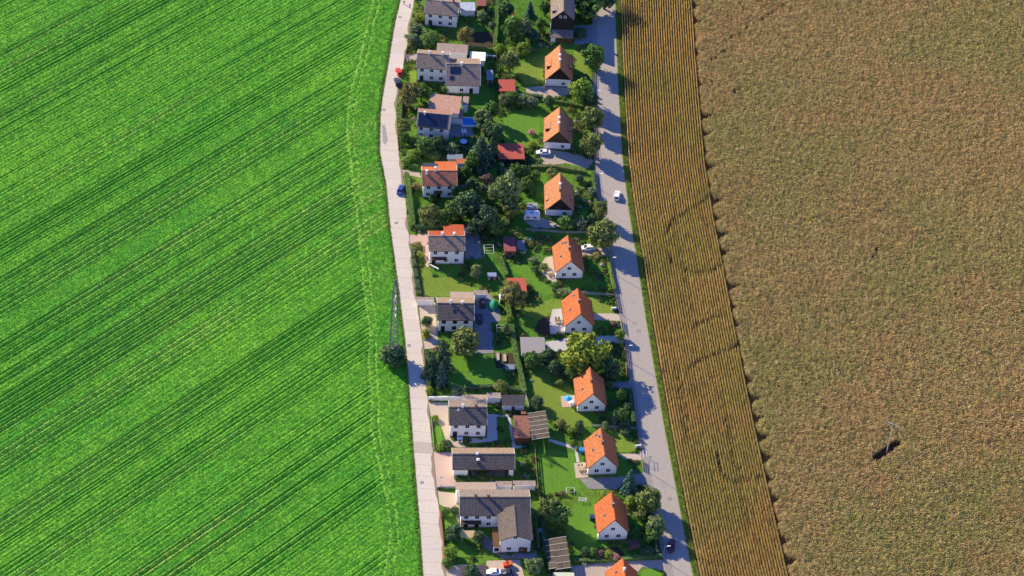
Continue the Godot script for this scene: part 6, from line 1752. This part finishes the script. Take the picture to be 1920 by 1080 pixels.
func manhole(label: String, at: Vector3, lift: float, pale := false) -> void:
	var r := thing("manhole_cover", label, "manhole cover", at, 0.0, "manhole covers in the lane and the road")
	var m := Mesher.new()
	m.tube(Vector3(0, -0.02, 0), Vector3(0, lift + 0.008, 0), 0.52, 0.52, 20)
	put(r, "rim", m, M.iron if not pale else M.kerb)
	m = Mesher.new()
	m.tube(Vector3(0, 0, 0), Vector3(0, lift + 0.016, 0), 0.34, 0.34, 20)
	put(r, "lid", m, M.kerb if not pale else M.pavement)

func parasol(label: String, at: Vector3, m_cloth: String, open := true, radius := 1.2) -> void:
	var r := thing("parasol", label, "parasol", at)
	var m := Mesher.new()
	m.tube(Vector3.ZERO, Vector3(0, 2.5, 0), 0.03, 0.03, 6)
	put(r, "pole", m, M.white_paint)
	m = Mesher.new()
	m.box(Vector3(-0.25, 0, -0.25), Vector3(0.25, 0.08, 0.25))
	put(r, "base", m, M.kerb)
	m = Mesher.new()
	for i in 8:
		var p := TAU * i / 8
		var q := TAU * (i + 1) / 8
		m.tint = grey(0.9 + 0.1 * (i % 2))
		if open: m.tri(Vector3(0, 2.55, 0), Vector3(cos(q) * radius, 2.05, sin(q) * radius), Vector3(cos(p) * radius, 2.05, sin(p) * radius))
		else: m.quad(Vector3(cos(q) * 0.32, 0.8, sin(q) * 0.32), Vector3(cos(p) * 0.32, 0.8, sin(p) * 0.32), Vector3(cos(p) * 0.06, 2.9, sin(p) * 0.06), Vector3(cos(q) * 0.06, 2.9, sin(q) * 0.06))
	put(r, "canopy", m, M[m_cloth])

func table_set(label: String, at: Vector3, turn: float, m_top := "white_paint") -> void:
	var r := thing("garden_table", "table of the " + label, "table", at, turn)
	var m := Mesher.new()
	m.box(Vector3(-0.8, 0.70, -0.45), Vector3(0.8, 0.75, 0.45))
	put(r, "table_top", m, M[m_top])
	for x in [-1, 1]:
		for z in [-1, 1]:
			m = Mesher.new()
			m.box(Vector3(x * 0.7 - 0.03, 0, z * 0.36 - 0.03), Vector3(x * 0.7 + 0.03, 0.698, z * 0.36 + 0.03))
			put(r, "leg", m, M[m_top])
	for k in 4:
		var side := 1.0 if k < 2 else -1.0
		var p := at + Vector3((k % 2) * 0.9 - 0.45, 0, side * 0.95).rotated(Vector3.UP, turn)
		var c := thing("garden_chair", "chair of the " + label, "chair", p, turn + (0.0 if side > 0 else PI), label + " chairs")
		m = Mesher.new()
		m.box(Vector3(-0.26, 0.40, -0.26), Vector3(0.26, 0.45, 0.26))
		put(c, "seat", m, M[m_top])
		m = Mesher.new()
		m.box(Vector3(-0.26, 0.452, 0.2), Vector3(0.26, 0.95, 0.25))
		put(c, "backrest", m, M[m_top])
		for x in [-1, 1]:
			for z in [-1, 1]:
				m = Mesher.new()
				m.box(Vector3(x * 0.22 - 0.02, 0, z * 0.22 - 0.02), Vector3(x * 0.22 + 0.02, 0.398, z * 0.22 + 0.02))
				put(c, "leg", m, M[m_top])

func raised_bed(label: String, at: Vector3, turn: float, l := 3.0) -> void:
	var r := thing("raised_bed", label, "raised bed", at, turn, "raised garden beds")
	for s in [-1, 1]:
		var m := Mesher.new()
		m.box(Vector3(s * 0.45 - 0.05, 0, -l / 2), Vector3(s * 0.45 + 0.05, 0.45, l / 2))
		put(r, "side_board", m, M.pale_wood)
		m = Mesher.new()
		m.box(Vector3(-0.398, 0, s * (l / 2 - 0.05) - 0.05), Vector3(0.398, 0.45, s * (l / 2 - 0.05) + 0.05))
		put(r, "end_board", m, M.pale_wood)
	var m := Mesher.new()
	m.box(Vector3(-0.398, 0, -l / 2 + 0.102), Vector3(0.398, 0.38, l / 2 - 0.102))
	put(r, "soil", m, M.pale_wood)

func frame_stand(called: String, label: String, at: Vector3, turn: float, w: float, d: float, h: float, bars: int) -> void:   # posts joined by bars
	var r := thing(called, label, called.replace("_", " "), at, turn)
	for x in [-1, 1]:
		for z in [-1, 1]:
			var m := Mesher.new()
			m.tube(Vector3(x * w / 2, 0, z * d / 2), Vector3(x * w / 2, h, z * d / 2), 0.05, 0.05, 6)
			put(r, "post", m, M.white_paint)
		var m2 := Mesher.new()
		m2.bar(Vector3(x * w / 2, h, -d / 2), Vector3(x * w / 2, h, d / 2), 0.08, 0.08)
		put(r, "beam", m2, M.white_paint)
	for k in bars:
		var m := Mesher.new()
		var z := lerpf(-d / 2, d / 2, k / maxf(1.0, bars - 1.0))
		m.bar(Vector3(-w / 2, h + 0.03, z), Vector3(w / 2, h + 0.03, z), 0.05, 0.05)
		put(r, "bar", m, M.white_paint)

func person(label: String, at: Vector3, turn: float, coat: Color, stride: float) -> void:
	# joints: two ends and radii; the distances join smoothly into one skin
	var bones := [[Vector3(0, 0.95, 0), Vector3(0, 1.18, 0.0), 0.135, 0.14], [Vector3(0, 1.18, 0), Vector3(0, 1.40, 0.01), 0.15, 0.13], [Vector3(0, 1.42, 0.0), Vector3(0, 1.55, -0.01), 0.06, 0.055], [Vector3(0, 1.60, -0.02), Vector3(0, 1.68, -0.01), 0.085, 0.095], [Vector3(0, 1.60, -0.10), Vector3(0, 1.62, -0.105), 0.018, 0.014]]
	for s in [-1.0, 1.0]:
		var sw: float = s * stride
		bones.append_array([[Vector3(s * 0.09, 0.92, 0), Vector3(s * 0.10, 0.50, -sw * 0.5), 0.095, 0.065], [Vector3(s * 0.10, 0.50, -sw * 0.5), Vector3(s * 0.10, 0.09, -sw * 0.7 + absf(stride) * 0.2), 0.062, 0.042], [Vector3(s * 0.10, 0.05, -sw * 0.7 + absf(stride) * 0.2), Vector3(s * 0.11, 0.04, -sw * 0.7 + absf(stride) * 0.2 - 0.17), 0.05, 0.038],
			[Vector3(s * 0.17, 1.38, 0), Vector3(s * 0.24, 1.12, sw * 0.25), 0.06, 0.047], [Vector3(s * 0.24, 1.12, sw * 0.25), Vector3(s * 0.25, 0.88, sw * 0.45 - 0.06), 0.046, 0.033], [Vector3(s * 0.25, 0.86, sw * 0.45 - 0.06), Vector3(s * 0.25, 0.78, sw * 0.45 - 0.09), 0.034, 0.026]])
	var cell := 0.03
	var lo := Vector3(-0.36, -0.03, -0.5)
	var nx := 25
	var ny := 62
	var nz := 34
	var val := PackedFloat32Array()
	val.resize(nx * ny * nz)
	for j in ny:
		for k in nz:
			for i in nx:
				var p := lo + Vector3(i, j, k) * cell
				var d := 9.0
				for b in bones:
					var ab: Vector3 = b[1] - b[0]
					var t: float = clampf((p - b[0]).dot(ab) / ab.length_squared(), 0, 1)
					var e: float = (p - b[0] - ab * t).length() - lerpf(b[2], b[3], t)
					if e < 0.2:
						var h := clampf(0.5 + 0.5 * (d - e) / 0.03, 0, 1)
						d = lerpf(d, e, h) - 0.03 * h * (1.0 - h)
				val[(j * nz + k) * nx + i] = d
	var at_cell := {}
	var m := Mesher.new()
	var pos := func(i: int, j: int, k: int) -> Vector3:
		var s := Vector3.ZERO
		var c := 0
		var o := (j * nz + k) * nx + i
		var q := [0, 1, nx, nx + 1, nx * nz, nx * nz + 1, nx * nz + nx, nx * nz + nx + 1]
		var w := [Vector3(0, 0, 0), Vector3(1, 0, 0), Vector3(0, 0, 1), Vector3(1, 0, 1), Vector3(0, 1, 0), Vector3(1, 1, 0), Vector3(0, 1, 1), Vector3(1, 1, 1)]
		for e in [[0, 1], [2, 3], [4, 5], [6, 7], [0, 2], [1, 3], [4, 6], [5, 7], [0, 4], [1, 5], [2, 6], [3, 7]]:
			var a := val[o + q[e[0]]]
			var b := val[o + q[e[1]]]
			if (a < 0) != (b < 0):
				s += w[e[0]].lerp(w[e[1]], a / (a - b)); c += 1
		return lo + (Vector3(i, j, k) + (s / c if c else Vector3.ONE * 0.5)) * cell
	for j in range(1, ny - 1):
		for k in range(1, nz - 1):
			for i in range(1, nx - 1):
				var o := (j * nz + k) * nx + i
				var a := val[o]
				for e in [[1, [0, 1, 0], [0, 0, 1]], [nx * nz, [0, 0, 1], [1, 0, 0]], [nx, [1, 0, 0], [0, 1, 0]]]:
					var b := val[o + e[0]]
					if (a < 0) == (b < 0): continue
					var u: Array = e[1]
					var w: Array = e[2]
					var p0: Vector3 = pos.call(i - u[0] - w[0], j - u[1] - w[1], k - u[2] - w[2])
					var p1: Vector3 = pos.call(i - w[0], j - w[1], k - w[2])
					var p2: Vector3 = pos.call(i, j, k)
					var p3: Vector3 = pos.call(i - u[0], j - u[1], k - u[2])
					m.tint = coat
					if p0.y < 0.9: m.tint = Color(0.02, 0.022, 0.03)
					if p0.y < 0.1: m.tint = Color(0.015, 0.012, 0.01)
					if p0.y > 1.5: m.tint = Color(0.45, 0.28, 0.2) if p0.z < -0.05 and p0.y < 1.70 else Color(0.03, 0.02, 0.015)
					if p0.y < 0.86 and absf(p0.x) > 0.2: m.tint = Color(0.45, 0.28, 0.2)
					if a < 0: m.quad(p0, p1, p2, p3)
					else: m.quad(p0, p3, p2, p1)
	var r := put(self, "person", m, M.cloth)
	r.position = at
	r.rotation.y = turn
	tag(r, label, "person")

func patch(called: String, m: Material, poly: PackedVector2Array, y: float) -> void:
	var box := Rect2(poly[0], Vector2.ZERO)
	for p in poly: box = box.expand(p)
	(mown if called == "lawn" else paved).append([box, poly])
	var s := Mesher.new()
	s.plate(poly, -0.03, y)
	structure(called, s, m)

func herringbone(poly: PackedVector2Array) -> void:   # raised paver courses running askew over the pink drive
	var drive := structure("paver_courses", Mesher.new_plate(poly), M.pink_paving)
	var lo := poly[0]
	var hi := poly[0]
	for p in poly:
		lo = lo.min(p); hi = hi.max(p)
	var d := Vector2(0.80, 0.60)
	var s := Vector2(-0.60, 0.80)
	for i in range(-30, 60):
		var a := lo + s * i * 0.62 - d * 20.0
		var band := PackedVector2Array([a, a + d * 50.0, a + d * 50.0 + s * 0.30, a + s * 0.30])
		for piece in Geometry2D.intersect_polygons(band, poly):
			if piece.size() < 3: continue
			var m := Mesher.new()
			m.tint = grey(rng.randf_range(0.9, 1.15))
			m.plate(piece, 0.0, 0.145)
			put(drive, "paver_row", m, M.pale_brick)

func collectors(r: Node, o: Dictionary) -> void:   # slatted collectors on the rear slope
	var deep: float = 2.0 * o.half - 0.8
	for i in 6:
		var m := Mesher.new()
		var z := -deep - 0.1 - i * 0.45
		var y := lerpf(o.top, o.eave, clampf((0.4 - o.half - z) / o.half, 0, 1.6)) + 0.16
		m.placed_box(Transform3D(Basis(Vector3.RIGHT, 0.2 * (1 if i % 2 else 1)), Vector3(-2.6, y, z)), Vector3(4.6, 0.06, 0.34))
		put(r, "collector", m, M.solar)
		m = Mesher.new()
		m.box(Vector3(-4.9, y - 0.04, z - 0.21), Vector3(-0.3, y + 0.03, z - 0.17))
		put(r, "collector_rail", m, M.white_paint)
	var w := Mesher.new()
	w.box(Vector3(-4.8, 0, -deep - 2.8), Vector3(-0.4, lerpf(o.top, o.eave, 1.0) - 1.6, -deep))
	put(r, "collector_base", w, M.plaster)

func entrance_post(label: String, at: Vector3, h: float) -> void:
	var r := thing("pole", label, "pole", at)
	var m := Mesher.new()
	m.tube(Vector3.ZERO, Vector3(0, h, 0), 0.07, 0.05, 7)
	put(r, "shaft", m, M.iron)
	m = Mesher.new()
	m.bar(Vector3(-0.5, h - 0.4, 0), Vector3(0.5, h - 0.4, 0), 0.06, 0.06)
	put(r, "crossbar", m, M.iron)

func awning(label: String, at: Vector3, turn: float) -> void:
	var r := thing("awning", label, "awning", at, turn)
	for x in [-1.8, 1.8]:
		var m := Mesher.new()
		m.tube(Vector3(x, 0, 0.9), Vector3(x, 2.1, 0.9), 0.05, 0.05, 6)
		put(r, "post", m, M.white_paint)
		m = Mesher.new()
		m.tube(Vector3(x, 0, -0.9), Vector3(x, 2.6, -0.9), 0.05, 0.05, 6)
		put(r, "post", m, M.white_paint)
	var m2 := Mesher.new()
	for i in 8:
		var x0 := -2.0 + i * 0.5
		m2.tint = grey(1.0 - 0.06 * (i % 2))
		m2.quad(Vector3(x0, 2.1, 1.0), Vector3(x0 + 0.5, 2.1, 1.0), Vector3(x0 + 0.5, 2.65, -1.0), Vector3(x0, 2.65, -1.0))
	put(r, "cloth", m2, M.yellow_cloth)

func tent(label: String, at: Vector3) -> void:
	var r := thing("dome_tent", label, "tent", at)
	var m := Mesher.new()
	for j in 5:
		for i in 12:
			var q := []
			for k in [[i, j], [i + 1, j], [i + 1, j + 1], [i, j + 1]]:
				var t: float = TAU * k[0] / 12.0
				var p: float = PI / 2 * k[1] / 5.0
				q.append(Vector3(cos(t) * cos(p) * 1.5 * (1.0 + 0.08 * cos(4 * t)), sin(p) * 2.4, -sin(t) * cos(p) * 2.0 * (1.0 + 0.08 * cos(4 * t))))
			m.tint = Color(1.0, 1.0, 1.0) if i % 3 else Color(2.2, 1.5, 1.6)
			m.quad(q[0], q[1], q[2], q[3])
	put(r, "cover", m, M.green_cloth)
	m = Mesher.new()
	m.tube(Vector3(0, 2.38, 0), Vector3(0, 2.6, 0), 0.08, 0.02, 6)
	put(r, "tip", m, M.green_cloth)

func pool(label: String, at: Vector3, turn: float) -> void:
	var r := thing("garden_pool", label, "pool", at, turn)
	var w := 2.15
	var d := 1.75
	for s in [-1, 1]:
		box_part(r, "rim", Vector3(-w - 0.25, 0, s * d - (0.25 if s < 0 else 0.0)), Vector3(w + 0.25, 0.75, s * d + (0.25 if s > 0 else 0.0)), M.white_paint)
		box_part(r, "rim", Vector3(s * w - (0.25 if s < 0 else 0.0), 0, -d + 0.003), Vector3(s * w + (0.25 if s > 0 else 0.0), 0.748, d - 0.003), M.white_paint)
	for i in 4:
		var x0 := lerpf(-w, w, i / 4.0) + 0.02
		var m := Mesher.new()
		m.tint = grey(rng.randf_range(0.85, 1.15))
		m.box(Vector3(x0, 0.1, -d + 0.02), Vector3(x0 + w / 2 - 0.04, 0.7, d - 0.02))
		put(r, "cover", m, M.pool)

func bin_box(label: String, at: Vector3, turn: float, m_body: String) -> void:
	var r := thing("garden_box", label, "box", at, turn)
	var m := Mesher.new()
	m.solid([Vector3(-0.55, 0, -0.5), Vector3(0.55, 0, -0.5), Vector3(0.55, 0, 0.5), Vector3(-0.55, 0, 0.5), Vector3(-0.65, 1.3, -0.6), Vector3(0.65, 1.3, -0.6), Vector3(0.65, 1.3, 0.6), Vector3(-0.65, 1.3, 0.6)], [[0, 1, 2, 3], [4, 5, 6, 7], [0, 1, 5, 4], [1, 2, 6, 5], [2, 3, 7, 6], [3, 0, 4, 7]])
	put(r, "body", m, M[m_body])
	box_part(r, "lid", Vector3(-0.7, 1.302, -0.65), Vector3(0.7, 1.4, 0.65), M[m_body])
